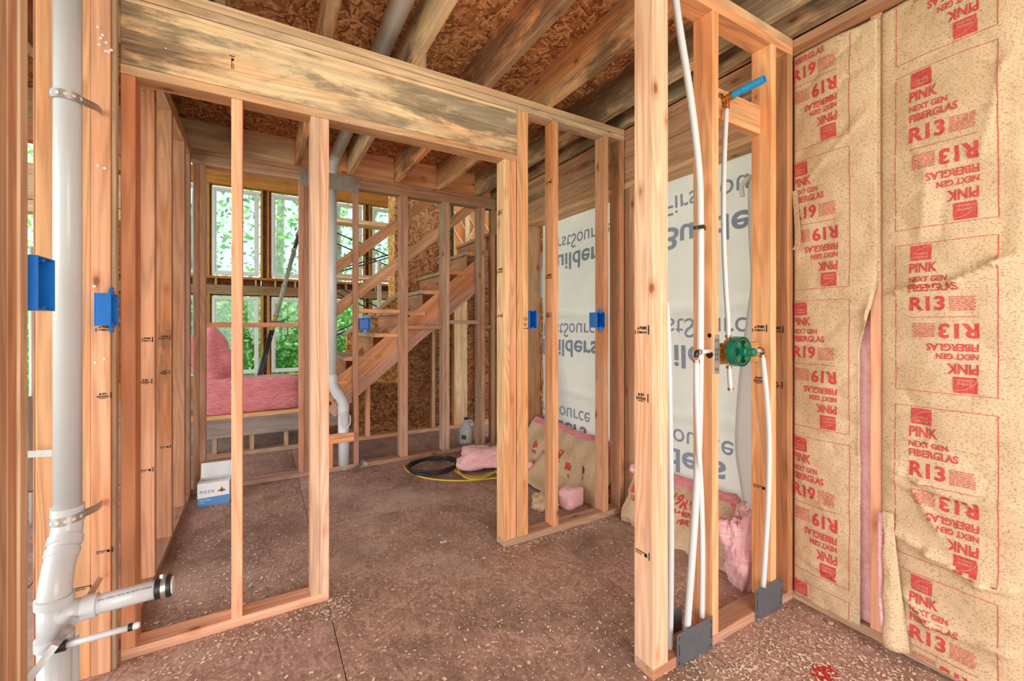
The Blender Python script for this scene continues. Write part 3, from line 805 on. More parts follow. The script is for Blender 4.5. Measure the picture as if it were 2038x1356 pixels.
ribbon(dr, 'wire_handle', [(XV + .050, YV - .052, .47), (XV + .052, YV - .056, .40), (XV + .095, YV - .06, .36), (XV + .138, YV - .056, .40), (XV + .14, YV - .052, .47)], (0, .006, 0), .006, WHITE, 5)
k = Ink(); k.text('PVC SCHEDULE 40 DWV PIPE ASTM D2665 NSF', 0, 0, 1.3, .011, 0)
k.build('pipe_print', planemap((XV + .018, YV - RV * .90, .95), (0, 0, 1), (-1, 0, 0)), INKK, vp)['kind'] = 'stuff'
# bent steel strap over the cut top plate
st = empty('strap_tie_plate', (.5, 3.93, 2.40), 'galvanised steel tie plate nailed across the cut top plate', 'bracket')
zb0, zb1 = P(656, 372, 'y', 3.935).z - .02, P(656, 345, 'y', 3.935).z
board(st, 'plate', .275, .738, 3.9345, 3.9375, zb0, zb1, (1, 1, 1), 0, STEEL, .001)
for x in (.31, .34, .68, .71):
    for z in (zb0 + .03, zb1 - .03): lathe(st, 'nail', (x, 3.9345, z), (0, -1, 0), [(0, .005), (.002, .004)], STEEL, 8)

# ------------------------------------------------------------------ blue electrical boxes
def ebox(loc, rz, w_, h_, d_, label, ears=True):
    """opening towards local -y, centred on local origin"""
    e = empty('electrical_box', loc, label, 'electrical box', 'blue electrical boxes', rz=rz)
    def bx(n, x0, x1, y0, y1, z0, z1):
        o = put(n, meshmat(chbox(x1 - x0, y1 - y0, z1 - z0, .0015), BLUE), BLUE, None, ((x0 + x1) / 2, (y0 + y1) / 2, (z0 + z1) / 2)); o.parent = e; return o
    t = .0035; W, Hh = w_ / 2, h_ / 2
    bx('back', -W, W, d_ - t, d_, -Hh, Hh); bx('side', -W, -W + t, 0, d_ - t, -Hh, Hh); bx('side', W - t, W, 0, d_ - t, -Hh, Hh)
    bx('top', -W + t, W - t, 0, d_ - t, Hh - t, Hh); bx('bottom', -W + t, W - t, 0, d_ - t, -Hh, -Hh + t)
    for s in (-1, 1):
        bx('screw_boss', -.006, .006, .004, .03, s * (Hh - .006) - .005, s * (Hh - .006) + .005)
        if ears:
            vs_ = [(-.022, .004, s * Hh), (.022, .004, s * Hh), (.007, .004, s * (Hh + .024)), (-.007, .004, s * (Hh + .024))]
            vs_ += [(a, b + .008, c) for a, b, c in vs_]
            me = mesh_from('ear', vs_, [(0, 1, 2, 3), (7, 6, 5, 4), (0, 4, 5, 1), (1, 5, 6, 2), (2, 6, 7, 3), (3, 7, 4, 0)])
            o = put('mounting_ear', me, BLUE); o.parent = e
            o2 = lathe(None, 'ear_screw', (0, .004, s * (Hh + .012)), (0, -1, 0), [(0, .004), (.002, .003)], STEEL, 8); o2.parent = e
    return e
ebox((-.438, 1.433, 1.3475), math.radians(90), .094, .125, .085, 'nearest blue electrical box, left of the big drain pipe', False)
ebox((-.4475, 2.022, 1.305), math.radians(90), .09, .112, .044, 'blue electrical box on the wide stud right of the big drain pipe')
ebox((.79, YS - .012, 1.262), 0, .095, .105, .07, 'blue electrical box on the stair partition in front of the steps')
ebox((1.366, YF - .012, 1.285), 0, .052, .105, .075, 'narrow blue electrical box on the right side of the doorway studs', False)
ebox((1.8835, YF - .012, 1.285), 0, .07, .098, .075, 'blue electrical box with triangular ears on the stud by the house wrap')

# ------------------------------------------------------------------ shower plumbing
YC = 1.09
def pts(l, y=YC): return [P(a, b, 'y', y) for a, b in l]
def pex(name, l, r, label, y=YC, crimps=()):
    e = empty(name, P(*l[-1], 'y', y), label, 'pipe', 'white water pipes in the shower wall')
    q = pts(l, y) if not isinstance(l[0][0], Vector) else l
    tube(e, 'tube', q, r, PEX, 14, n=8)
    for i, dv in crimps:
        lathe(e, 'crimp_ring', q[i] + Vector(dv), (0, 0, 1), [(0, r), (.0004, r + .0022), (.010, r + .0022), (.0104, r)], COPPER, 14)
    return e
A_ = pex('water_pipe', [(1340, -40), (1350, 40), (1375, 200), (1391, 340), (1394, 455), (1394, 620), (1393, 760), (1390, 900), (1381, 1060), (1366, 1270)], .0135, 'thick white water pipe running from the ceiling past the black clip', 1.075)
B_ = pex('water_pipe', [(1386, 716), (1387, 800), (1391, 900), (1396, 1000), (1398, 1110), (1397, 1228)], .0105, 'white water pipe dropping from the left elbow of the shower valve', 1.066, ((0, (0, 0, -.012)),))
C_ = pex('water_pipe', [(1326, 600), (1331, 720), (1335, 1000), (1335, 1150), (1333, 1298)], .0115, 'white water pipe hugging the post of the shower wall', 1.10)
D_ = pex('water_pipe', [(1446, 212), (1441, 330), (1440, 450), (1444, 560), (1449, 640), (1449, 674)], .0095, 'white riser pipe from the green valve up to the shower elbow', 1.075, ((0, (0, 0, -.012)), (5, (0, 0, .004))))
E_ = pex('water_pipe', [(1451, 728), (1452, 750), (1454, 778)], .009, 'short capped white pipe hanging below the green valve', 1.075, ((0, (0, 0, -.012)), (2, (0, 0, .002))))
F_ = pex('water_pipe', [(1517, 706), (1526, 790), (1531, 880), (1529, 1000), (1524, 1090), (1519, 1168)], .0105, 'curving white water pipe on the right of the green valve', 1.045, ((0, (0, 0, -.012)),))
cl = ribbon(None, 'pipe_clip', [P(1380, 454, 'y', 1.065), P(1387, 453, 'y', 1.055), P(1400, 451, 'y', 1.055), P(1404, 455, 'y', 1.07)], (0, 0, .014), .004, BLACK, 4)
tag(cl, 'small black clip holding the thick water pipe to its stud', 'pipe clip')
# valve
vc = P(1468, 700, 'y', 1.03)
sv = empty('shower_valve', (vc.x, 1.06, vc.z), 'brass shower valve with a round green plastic guard', 'valve')
bz = vc.z + .0; bx_ = vc.x + .03; by_ = 1.075
bc = Vector((P(1450, 700, 'y', 1.075).x, 1.075, bz))
lathe(sv, 'brass_body', bc + Vector((0, .02, 0)), (0, -1, 0), [(0, .020), (.004, .027), (.03, .027), (.034, .024), (.05, .024)], BRASS, 20)
lathe(sv, 'inlet', bc, (-1, 0, 0), [(0, .014), (.03, .014), (.031, .018), (.044, .018), (.045, .011), (.06, .011)], BRASS, 14)
lathe(sv, 'inlet', bc, (1, 0, 0), [(0, .014), (.03, .014), (.031, .018), (.044, .018), (.045, .011), (.06, .011)], BRASS, 14)
lathe(sv, 'outlet', bc, (0, 0, 1), [(0, .014), (.03, .014), (.031, .017), (.042, .017), (.043, .010), (.052, .010)], BRASS, 14)
lathe(sv, 'outlet', bc, (0, 0, -1), [(0, .014), (.03, .014), (.031, .017), (.042, .017), (.043, .010), (.052, .010)], BRASS, 14)
gc = Vector((bc.x, bc.y - .025, bc.z)); ax = Vector((0, -1, 0))
def ring(par, name, c, ax, r0, r1, d0, d1, mat, seg=36):
    ax = Vector(ax); n = ax.orthogonal().normalized(); b = ax.cross(n); v, f = [], []
    for k in range(seg):
        a = 2 * math.pi * k / seg; e = n * math.cos(a) + b * math.sin(a)
        v += [e * r0 + ax * d0, e * r1 + ax * d0, e * r1 + ax * d1, e * r0 + ax * d1]
    for k in range(seg):
        i, j = k * 4, ((k + 1) % seg) * 4
        for m in range(4): f.append((i + m, j + m, j + (m + 1) % 4, i + (m + 1) % 4))
    o = put(name, mesh_from(name, v, f), mat, par, c, smooth=True); o.data.set_sharp_from_angle(angle=.7); return o
wh = ring(sv, 'guard_rim', gc, ax, .0525, .060, 0, .036, GREEN)
ring(sv, 'guard_face', gc, ax, .046, .056, .030, .036, GREEN)
for k in range(4):
    a = math.pi / 4 + k * math.pi / 2
    v, f = [], []
    for da, r in ((-.62, .018), (-.28, .048), (.28, .048), (.62, .018)):
        for dd in (.028, .036): v.append((math.cos(a + da) * r, -dd, math.sin(a + da) * r))
    f = [(0, 2, 4, 6), (7, 5, 3, 1), (0, 1, 3, 2), (2, 3, 5, 4), (4, 5, 7, 6), (6, 7, 1, 0)]
    put('guard_spoke', mesh_from('spoke', v, f), GREEN, sv, gc)
hub = lathe(sv, 'guard_hub', gc, ax, [(.0, .021), (.055, .021), (.057, .018), (.085, .016), (.087, .013)], GREEN, 24)
e_l, e_r = P(1386, 706, 'y', 1.066), P(1517, 700, 'y', 1.045)
def lpipe(par, p, q, r, mat): return tube(par, 'side_pipe', [p, q], r, mat, 14)
lpipe(sv, e_l + Vector((.008, 0, .008)), Vector((1.525, 1.07, e_l.z + .012)), .0095, PEX)
lpipe(sv, Vector((bc.x + .05, 1.06, bc.z)), e_r + Vector((-.006, 0, .004)), .0095, PEX)
for p, s in ((e_l, 1), (e_r, -1)):
    tube(sv, 'elbow', [p + Vector((s * .016, 0, .009)), p + Vector((s * .004, 0, .009)), p + Vector((0, 0, .004)), p + Vector((0, 0, -.010))], .0085, BLACK, 12, n=3)
    lathe(sv, 'crimp_ring', p + Vector((s * .012, 0, .009)), (s, 0, 0), [(0, .0095), (.0004, .0118), (.008, .0118), (.0084, .0095)], COPPER, 14)
# shower arm stub
se = P(1446, 196, 'y', 1.085)
sa = empty('shower_elbow', se, 'brass ear elbow with a long bright blue plastic stub for the shower head', 'pipe fitting')
lathe(sa, 'brass_elbow', se + Vector((0, .012, 0)), (0, -1, 0), [(0, .014), (.03, .014), (.031, .0165), (.042, .0165)], BRASS, 16)
lathe(sa, 'socket', se, (0, 0, -1), [(0, .012), (.018, .012), (.019, .009), (.034, .009)], BRASS, 14)
for dx in (-.022, .022):
    o = board(sa, 'ear', se.x + dx - .012, se.x + dx + .012, se.y + .006, se.y + .011, se.z + .003, se.z + .019, (1, 1, 1), 0, BRASS, .001)
    lathe(o, 'screw', (se.x + dx, se.y + .006, se.z + .011), (0, -1, 0), [(0, .004), (.003, .003)], BLACK, 8)
ad = Vector((.05, -1, .06)).normalized()
lathe(sa, 'blue_stub', se + Vector((0, -.028, 0)), ad, [(0, .0125), (.04, .0125), (.042, .0145), (.118, .0145), (.121, .0155), (.123, .0155), (.1231, .0125), (.10, .012)], BLUE2, 20)
lathe(sa, 'crimp_ring', se + Vector((0, 0, -.030)), (0, 0, 1), [(0, .0095), (.0004, .0122), (.008, .0122), (.0084, .0095)], COPPER, 14)
# nail plates
def nail_plate(x0, x1, y, z0, z1, label, slots=True, mat=PLATE):
    e = empty('nail_plate', ((x0 + x1) / 2, y, z0), label, 'metal plate', 'dark grey nail plates')
    board(e, 'plate', x0, x1, y, y + .0025, z0, z1, (1, 1, 1), 0, mat, .0006)
    if slots:
        for sx in (x0 + .012, x1 - .012):
            for f in (.12, .38, .5, .62, .86):
                board(e, 'punched_slot', sx - .0022, sx + .0022, y - .0006, y, z0 + (z1 - z0) * f - .006, z0 + (z1 - z0) * f + .006, (1, 1, 1), 0, BLACK, .0001)
nail_plate(1.308, 1.513, YP - .004, .001, .122, 'dark grey nail plate on the bottom plate below the three pipes')
nail_plate(1.801, 2.006, YP - .004, .003, .131, 'dark grey nail plate on the bottom plate by the kraft insulation')
nail_plate(1.330, 1.456, YP + S4 + .002, .02, .127, 'grey nail plate on the back of the shower wall, partly hidden by pipes', False)
nail_plate(1.520, 1.5565, YP - .004, P(1425, 745, 'y', 1.05).z, P(1425, 667, 'y', 1.05).z, 'narrow upright grey nail plate on the stud left of the valve', True, STEEL)
# bore holes in the studs
for p, n, r in ((P(1412, 668, 'x', 1.519), 1, .009), (P(1412, 706, 'x', 1.519), 1, .015)):
    lathe(p2, 'bore_hole', (1.5193, p.y, p.z), (-1, 0, 0), [(0, r), (.0006, r)], INKK, 14)
lathe(s4, 'bore_hole', (1.9203, 2.15, 1.215), (-1, 0, 0), [(0, .02), (.0006, .02)], mk_plain('raw_bore', (.5, .2, .08), .8), 16)

# ------------------------------------------------------------------ kraft faced insulation on the right wall
def wrinkle(u, v, seed, creases, amp):
    h = noise.noise((u * 4, v * 2.2, seed)) * .010 + noise.noise((u * 11, v * 6, seed + 5)) * .005 - (1 - abs(noise.noise((u * 6, v * 8, seed + 9)))) ** 6 * .006
    h += noise.noise((u * 30, v * 22, seed + 2)) * .0012
    for (a, b, c, d_, am, wd) in creases:
        vx, vy = c - a, d_ - b; L = vx * vx + vy * vy
        t = max(0, min(1, ((u - a) * vx + (v - b) * vy) / L))
        ds = math.hypot(u - a - t * vx, v - b - t * vy)
        side = (u - a) * vy - (v - b) * vx
        h += am * math.exp(-(ds / wd) ** 2) * (1 if side > 0 else .45)
    return h * amp
class Batt:
    def __init__(s, name, yl, yr, z0, z1, seed, creases, label, bulge=.02, grp='kraft faced batts on the right wall', edge=None):
        s.yl, s.yr, s.z0, s.z1, s.seed, s.cr, s.bulge, s.edge = yl, yr, z0, z1, seed, creases, bulge, edge
        s.e = empty(name, (XR + .02, (yl + yr) / 2, z0), label, 'insulation', grp)
        W = yl - yr; nu, nv = max(8, int(W / .008)), int((z1 - z0) / .011); vs_, fs = [], []
        for j in range(nv + 1):
            v = z0 + (z1 - z0) * j / nv
            uw = W if edge is None else edge(v)
            for i in range(nu + 1): vs_.append(s.pos(uw * i / nu, v) - WL[s.e])
        for j in range(nv):
            for i in range(nu):
                a = j * (nu + 1) + i; fs.append((a, a + 1, a + nu + 2, a + nu + 1))
        s.face = put('kraft_facing', mesh_from('kraft', vs_, fs), KRAFT, s.e, WL[s.e], smooth=True)
        md = s.face.modifiers.new('thickness', 'SOLIDIFY'); md.thickness = .0012; md.offset = -1
        board(s.e, 'pink_fibre', XR + .018, XR + S6 - .01, yr + .004, yl - .004, z0 + .01, z1 - .01, (1, 1, 1), 0, PINK, .01)
    def pos(s, u, v, off=0.):
        W = s.yl - s.yr; t = min(1, max(0, u / W)); b = s.bulge * (math.sin(math.pi * t) ** .6 if 0 < t < 1 else 0)
        h = b + wrinkle(u, v, s.seed, s.cr, 1) * (min(1, t * 9) * min(1, (1 - t) * 9) * .9 + .1)
        return Vector((XR - .003 - h - off, s.yl - u, v))
    def print(s, ub, w_, tops, rval, clip):
        half = Ink()
        def lay(h):      # upper half, coordinates from the box top-left, v downwards negative
            k = Ink(); sc = h / .575
            def T_(t, u0, va, wd, hh, bold=.03): k.text(t, u0, -(va + hh) * sc, wd, hh * sc, bold)
            T_('PINK', .044, .0757, .078, .038); T_('NEXT GEN', .044, .129, .104, .022); T_('FIBERGLAS', .044, .160, .130, .028); T_(rval, .044, .207, .098, .056, .035)
            for r in range(9):
                uu = .152
                while uu < .212:
                    L = random.uniform(.006, .018); L = min(L, .216 - uu); k.rect(uu, -(.212 + r * .0062) * sc, uu + L, -(.2148 + r * .0062) * sc); uu += L + .0025
            return k
        def logo(h):
            sc = h / .575; k = Ink(); x0_, x1_, t_, b_ = .044, .104, -.0076 * sc, -.066 * sc
            # red square split by a pale arc
            n = 12; arc = [(x0_ + .004 + (x1_ - x0_ - .004) * math.sin(i / n * math.pi / 2) , b_ + (t_ - b_ - .004) * (1 - math.cos(i / n * math.pi / 2)) * .9 + .0) for i in range(n + 1)]
            arc = [(x0_ + .003 + (x1_ - x0_ - .003) * (1 - math.cos(i / n * math.pi / 2)), b_ + .002 + (t_ - b_ - .008) * math.sin(i / n * math.pi / 2)) for i in range(n + 1)]
            for (a, b), (c, d_) in zip(arc[:-1], arc[1:]):
                k._add([(a, b), (c, d_), (c, t_), (a, t_)], [(0, 1, 2, 3)])
                k._add([(a + .0016, b_), (c + .0016, b_), (c + .0016, d_ - .0016), (a + .0016, b - .0016)], [(0, 1, 2, 3)])
            return k
        for top, bot in tops:
            h = top - bot; k = Ink(); a = lay(h); a.shift(logo(h), 0, 0)
            k.shift(a, ub, top); k2 = Ink(); k2.shift(a, ub, top); k.rot180(k2, ub + w_ / 2, (top + bot) / 2)
            k.rect(ub + .044, (top + bot) / 2 - .001, ub + .222, (top + bot) / 2 + .001)
            k.rect(ub, top - .0018, ub + w_, top); k.rect(ub, bot, ub + w_, bot + .0018); k.rect(ub + w_ - .002, bot, ub + w_, top)
            v = bot
            while v < top:
                k.rect(ub, v, ub + .002, min(top, v + .05)); v += .058
            o = k.build('printed_label', lambda p, q: s.pos(p, q, .0016), INKR, s.face, .012, clip)
            # pale logo lettering on the red square
            k = Ink(); sc = h / .575
            k.text('OWENS', .060, -.046 * sc, .036, .009 * sc, .0); k.text('CORNING', .054, -.058 * sc, .042, .008 * sc, .0)
            kk = Ink(); kk.shift(k, ub, top); k3 = Ink(); k3.shift(kk, 0, 0); k3.rot180(kk, ub + w_ / 2, (top + bot) / 2)
            lo_ = k3.build('logo_lettering', lambda p, q: s.pos(p, q, .0026), KRAFT, s.face, .012, clip)
            if lo_: lo_['kind'] = 'stuff'
YL19, YR19 = 1.052, .742
def uv(px, py, yl): q = P(px, py, 'x', XR - .02); return (yl - q.y, q.z)
def cre(yl, l, am, wd):
    out = []
    for (a, b), (c, d_) in zip(l[:-1], l[1:]): out.append((*uv(a, b, yl), *uv(c, d_, yl), am, wd))
    return out
cr19 = cre(YL19, [(1600, 360), (1740, 200)], .006, .015) + cre(YL19, [(1590, 950), (1640, 1010), (1700, 1000)], .007, .014) + cre(YL19, [(1585, 1100), (1660, 1150), (1700, 1130)], .006, .014) + cre(YL19, [(1712, 900), (1722, 620), (1745, 540)], .018, .013)
e19 = lambda v: .255 if v < 1.15 else (.255 + (.308 - .255) * min(1, (v - 1.15) / .25))
b19 = Batt('kraft_batt', YL19, YR19, .03, CE - .09, 3.1, cr19, 'kraft paper insulation batt printed R19 in the wall corner', .018, edge=e19)
b19.print(YL19 - 1.098, .267, [(2.615, 2.04), (1.99, 1.41), (1.36, .80), (.755, .16), (.11, -.46)], 'R19', [((.002, 0), (-1, 0)), ((0, .04), (0, -1)), ((0, CE - .1), (0, 1))])
YL13, YR13 = .731, .362
cr13 = (cre(YL13, [(1750, 590), (1830, 565), (1900, 560), (1980, 520), (2050, 500)], .022, .014) + cre(YL13, [(1755, 920), (1830, 960), (1930, 1000), (2050, 1015)], .014, .013) + cre(YL13, [(1775, 950), (1820, 975), (1870, 1060)], .012, .012)
        + cre(YL13, [(1770, 1050), (1850, 1100), (1950, 1160), (2050, 1185)], .020, .018) + cre(YL13, [(1770, 890), (1850, 880), (2040, 920)], .007, .010) + cre(YL13, [(1800, 1180), (1850, 1240), (2030, 1310)], .016, .018)
        + cre(YL13, [(1830, 470), (1840, 350), (1800, 260)], .006, .018) + cre(YL13, [(1950, 300), (1990, 130), (2040, 60)], .007, .02) + cre(YL13, [(1755, 1080), (1770, 1190), (1800, 1240)], .02, .014))
b13 = Batt('kraft_batt', YL13, YR13, .02, CE - .09, 8.7, cr13, 'large creased kraft paper insulation batt printed R13', .026)
b13.print(YL13 - .684, .267, [(2.81, 2.235), (2.19, 1.607), (1.55, 1.01), (.953, .39), (.335, -.2)], 'R13', [((0, .03), (0, -1)), ((0, CE - .1), (0, 1))])
b3_ = Batt('kraft_batt', .335, -.04, .02, CE - .09, 15.2, cre(.335, [(2020, 520), (2038, 490)], .02, .02), 'kraft paper batt at the right edge with a torn crumpled rim', .03)
board(b13.e, 'stapled_flange', XR - .003, XR - .001, .735, .765, 1.42, CE - .09, (1, 1, 1), 0, KRAFT, .0005)
vs_, fs = [], []
for j in range(25):
    z = .035 + .50 * j / 24; g_ = (1 - j / 24) ** 1.3
    for i in range(9):
        f = i / 8; y_ = .685 - .03 * g_ + (.03 + .04 * g_ + .003 * math.sin(j * .9)) * f
        x_ = XR - .032 - .035 * g_ * f - .02 * g_ * math.sin(math.pi * f) + .004 * noise.noise((f * 3, j * .5, 2))
        vs_.append(Vector((x_, y_ - .02 * g_, z)) - WL[b13.e])
for j in range(24):
    for i in range(8): a = j * 9 + i; fs.append((a, a + 1, a + 10, a + 9))
o = put('torn_flap', mesh_from('flap', vs_, fs), KRAFT, b13.e, WL[b13.e], smooth=True); md = o.modifiers.new('t', 'SOLIDIFY'); md.thickness = .0015
tube(b13.e, 'pink_edge', [Vector((XR - .012, .728, .52)), Vector((XR - .025, .727, .40)), Vector((XR - .034, .722, .25)), Vector((XR - .05, .712, .12)), Vector((XR - .045, .70, .045))], .010, PINK, 10, n=6)
ribbon(b19.e, 'loose_tab', [P(1582, 380, 'x', XR - .012), P(1586, 440, 'x', XR - .03), P(1588, 480, 'x', XR - .05), P(1582, 497, 'x', XR - .06)], (.004, .022, 0), .002, KRAFT, 5)

# ------------------------------------------------------------------ house wrap
def wrap_sheet(label, ya, yb, z0, z1, seed, rows):
    e = empty('house_wrap', (XR + S6 + .004, (ya + yb) / 2, z0), label, 'house wrap', 'house wrap over the openings')
    X = XR + S6 + .006
    def pos(y, z, off=0.):
        h = noise.noise((y * 3, z * 2.2, seed)) * .012 + noise.noise((y * 8, z * 5, seed + 3)) * .004
        for zf in (1.36, .70):
            h += .010 * math.exp(-((z - zf - .03 * math.sin(y * 2)) / .018) ** 2)
        return Vector((X + h - off, y, z))
    ny, nz = int((yb - ya) / .03), int((z1 - z0) / .03); vs_, fs = [], []
    for j in range(nz + 1):
        for i in range(ny + 1): vs_.append(pos(yb - (yb - ya) * i / ny, z0 + (z1 - z0) * j / nz) - WL[e])
    for j in range(nz):
        for i in range(ny): a = j * (ny + 1) + i; fs.append((a, a + 1, a + ny + 2, a + ny + 1))
    sh = put('sheet', mesh_from('wrap', vs_, fs), WRAP, e, WL[e], smooth=True)
    for zf, zb_, yst in rows:
        k = Ink(); k.text('FirstSource', 0, zf - .065, .78, .12, .0, flipy=True)
        k.text('Builders', -.02, zb_ - .085, .76, .145, .02, flipy=True)
        k.build('print', lambda a, b: pos(yst - a, b, .004), INKB, sh, .03, [((yst - ya - .01, 0), (1, 0)), ((yst - yb + .01, 0), (-1, 0))])['kind'] = 'stuff'
        k = Ink(); k.poly([(-.30, zf - .26), (-.12, zf - .20), (-.12, zf + .03), (-.21, zf - .06), (-.24, zf + .02), (-.30, zf - .02)])
        k.build('print', lambda a, b: pos(yst - a, b, .004), INKP, sh, .03, [((yst - ya - .01, 0), (1, 0)), ((yst - yb + .01, 0), (-1, 0))])
    return e
wrap_sheet('white printed house wrap seen through the studs beside the doorway', 2.12, 3.40, .02, 2.2, 2.2, [(1.965, 1.81, 3.19), (1.215, 1.07, 3.28), (.50, .37, 3.42)])
wrap_sheet('white printed house wrap behind the shower pipes', 1.06, 2.13, .02, 2.2, 6.1, [(2.01, 1.815, 1.90), (1.24, 1.07, 2.06), (.55, .42, 2.22)])
fpts = [(1490, 352), (1489, 400), (1490, 470), (1494, 560), (1485, 640), (1470, 760), (1463, 880), (1471, 950), (1485, 1030), (1494, 1085)]
fe = empty('wrap_flap', P(1494, 1085, 'x', 2.2), 'loose curling strip of white house wrap hanging beside the shower wall stud', 'house wrap')
vs_, fs = [], []
lp = spline([P(a, b, 'x', 2.20) for a, b in fpts], 6)
for p in lp:
    for t in range(7):
        f = t / 6; vs_.append(Vector((p.x + .03 * f - .035 * math.sin(f * math.pi), p.y + (1.175 - p.y) * f, p.z)) - WL[fe])
for i in range(len(lp) - 1):
    for t in range(6): a = i * 7 + t; fs.append((a, a + 1, a + 8, a + 7))
o = put('sheet', mesh_from('flap', vs_, fs), WRAPF, fe, WL[fe], smooth=True)
md = o.modifiers.new('t', 'SOLIDIFY'); md.thickness = .0015
tube(fe, 'curled_tip', [P(1478, 392, 'x', 2.19), P(1476, 372, 'x', 2.17), P(1484, 360, 'x', 2.16), P(1494, 352, 'x', 2.18), P(1497, 375, 'x', 2.2)],   .012, WRAPF, 10, n=4, radii=None)

# ------------------------------------------------------------------ loose insulation
def blob(name, parent, loc, size, mat, seed, res=40, boxy=3.0, rough=.25, fine=.05, rz=0.):
    vs_, fs = [], []; nu, nv = res, res // 2
    R = Euler((0, 0, rz)).to_matrix()
    for j in range(nv + 1):
        ph = math.pi * j / nv - math.pi / 2
        for i in range(nu):
            th = 2 * math.pi * i / nu
            d_ = Vector((math.cos(ph) * math.cos(th), math.cos(ph) * math.sin(th), math.sin(ph)))
            r = (abs(d_.x) ** boxy + abs(d_.y) ** boxy + abs(d_.z) ** boxy) ** (-1 / boxy)
            q = d_ * r; r2 = 1 + rough * noise.noise(q * 1.3 + Vector((seed, 0, 0))) + fine * noise.noise(q * 6 + Vector((0, seed, 0))) + fine * .6 * noise.noise(q * 14 + Vector((0, 0, seed)))
            q = q * r2; q = R @ Vector((q.x * size[0] / 2, q.y * size[1] / 2, q.z * size[2] / 2))
            if q.z < -size[2] / 2: q.z = -size[2] / 2
            vs_.append(q)
    for j in range(nv):
        for i in range(nu):
            a, b = j * nu + i, j * nu + (i + 1) % nu; fs.append((a, b, b + nu, a + nu))
    return put(name, mesh_from(name, vs_, fs), mat, parent, loc, smooth=True)
def lump(name, label, loc, size, mat, seed, cat='insulation', **kw):
    o = blob(name, None, (loc[0], loc[1], loc[2] + size[2] / 2), size, mat, seed, **kw); tag(o, label, cat); return o
def slab_batt(label, ya, yb, lean, hgt, thk, seed, x_top=XR + .02, logos=()):
    """batt standing on its long edge, kraft side to the room, leaning on the wrap"""
    e = empty('leaning_batt', ((x_top + x_top - lean) / 2, (ya + yb) / 2, 0), label, 'insulation')
    n, m = 26, 10; vk, fk, vp_, fp = [], [], [], []
    def pos(f, t, off):
        y = yb + (ya - yb) * f; z = t * hgt * (1 - .10 * (f > .93) - .06 * noise.noise((f * 5, seed, 0)))
        if f > .86: z *= 1 - .55 * ((f - .86) / .14) ** 2
        x = x_top - lean * (1 - t) + (.045 * noise.noise((f * 7, t * 3, seed)) - .02 * (1 - abs(noise.noise((f * 9, t * 2.5, seed + 7)))) ** 5) - .025 * math.sin(math.pi * t) + .012 * noise.noise((f * 22, t * 9, seed + 3))
        return Vector((x + off, y, max(z, .002)))
    for i in range(n + 1):
        for j in range(m + 1): vk.append(pos(i / n, j / m, 0) - WL[e])
    for i in range(n):
        for j in range(m): a = i * (m + 1) + j; fk.append((a, a + 1, a + m + 2, a + m + 1))
    kf = put('kraft_facing', mesh_from('k', vk, fk), KRAFT, e, WL[e], smooth=True)
    ring_ = []
    for i in range(n + 1):
        row = []
        for j in range(m + 1): row.append(pos(i / n, j / m, .003))
        for q in range(1, 5):
            p = pos(i / n, 1, .003 + (thk - .006) * q / 5); p.z += .034 * math.sin(math.pi * q / 5) + .01 * noise.noise((i * .6, q * .9, seed)); row.append(p)
        for j in range(m, -1, -1): row.append(pos(i / n, j / m, thk))
        ring_.append(row)
    w2 = len(ring_[0]); vp_ = [p - WL[e] for r in ring_ for p in r]
    for i in range(n):
        for j in range(w2 - 1): a = i * w2 + j; fp.append((a, a + 1, a + w2 + 1, a + w2))
    fp.append(tuple(range(w2))); fp.append(tuple(range(n * w2 + w2 - 1, n * w2 - 1, -1)))
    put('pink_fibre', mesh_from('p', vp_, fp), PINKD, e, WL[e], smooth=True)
    for f, t, kind in logos:
        k = Ink()
        if kind == 'logo': k.rect(0, 0, .055, .055); k.text('PINK', .0, -.045, .07, .03, .03)
        else: k.text('R19', 0, 0, .09, .05, .03); k.text('FIBERGLAS', 0, -.04, .12, .026, .03); k.text('PINK', 0, -.08, .07, .03, .03)
        k.build('printed_label', lambda a, b, f=f, t=t: pos(min(1, f + a / (yb - ya)), min(1, max(0, t + b / hgt)), -.004), INKR, kf, .012)
    return e
slab_batt('kraft faced batt leaning on the house wrap beyond the doorway studs', 2.25, 3.28, .16, .385, .10, 3.3, logos=((.18, .55, 'logo'), (.50, .55, 'logo'), (.62, .40, 'logo'), (.78, .45, 'logo')))
slab_batt('kraft faced batt leaning on the house wrap behind the shower pipes', 1.30, 2.03, .12, .31, .10, 5.9, logos=((.05, .6, 'logo'), (.42, .75, 'txt'), (.55, .7, 'txt')))
# kraft sheet sloping to the floor
e = empty('kraft_scrap', (1.9, 2.75, 0), 'flat kraft faced scrap sloping from the leaning batt to the floor', 'insulation')
vs_, fs = [], []
for i in range(13):
    for j in range(9):
        f, t = i / 12, j / 8
        vs_.append(Vector((2.02 - .22 * t, 2.95 - .42 * f, max(.004, .20 * (1 - t) ** 1.2 * (1 - .8 * f) + .012 + .008 * noise.noise((f * 5, t * 4, 1))))) - WL[e])
for i in range(12):
    for j in range(8): a = i * 9 + j; fs.append((a, a + 9, a + 10, a + 1))
kf = put('kraft_facing', mesh_from('k', vs_, fs), KRAFT, e, WL[e], smooth=True); md = kf.modifiers.new('t', 'SOLIDIFY'); md.thickness = .01
k = Ink(); k.rect(0, 0, .05, .06); k.build('printed_label', lambda a, b: Vector((1.90 - a, 2.62 - b, .052 + .25 * a)), INKR, kf, .02)
lump('pink_offcut', 'square pale pink insulation offcut on the floor behind the studs', (1.845, 2.36, 0), (.15, .11, .135), PINK, 1.2, boxy=7, rough=.10, fine=.05, rz=.2)
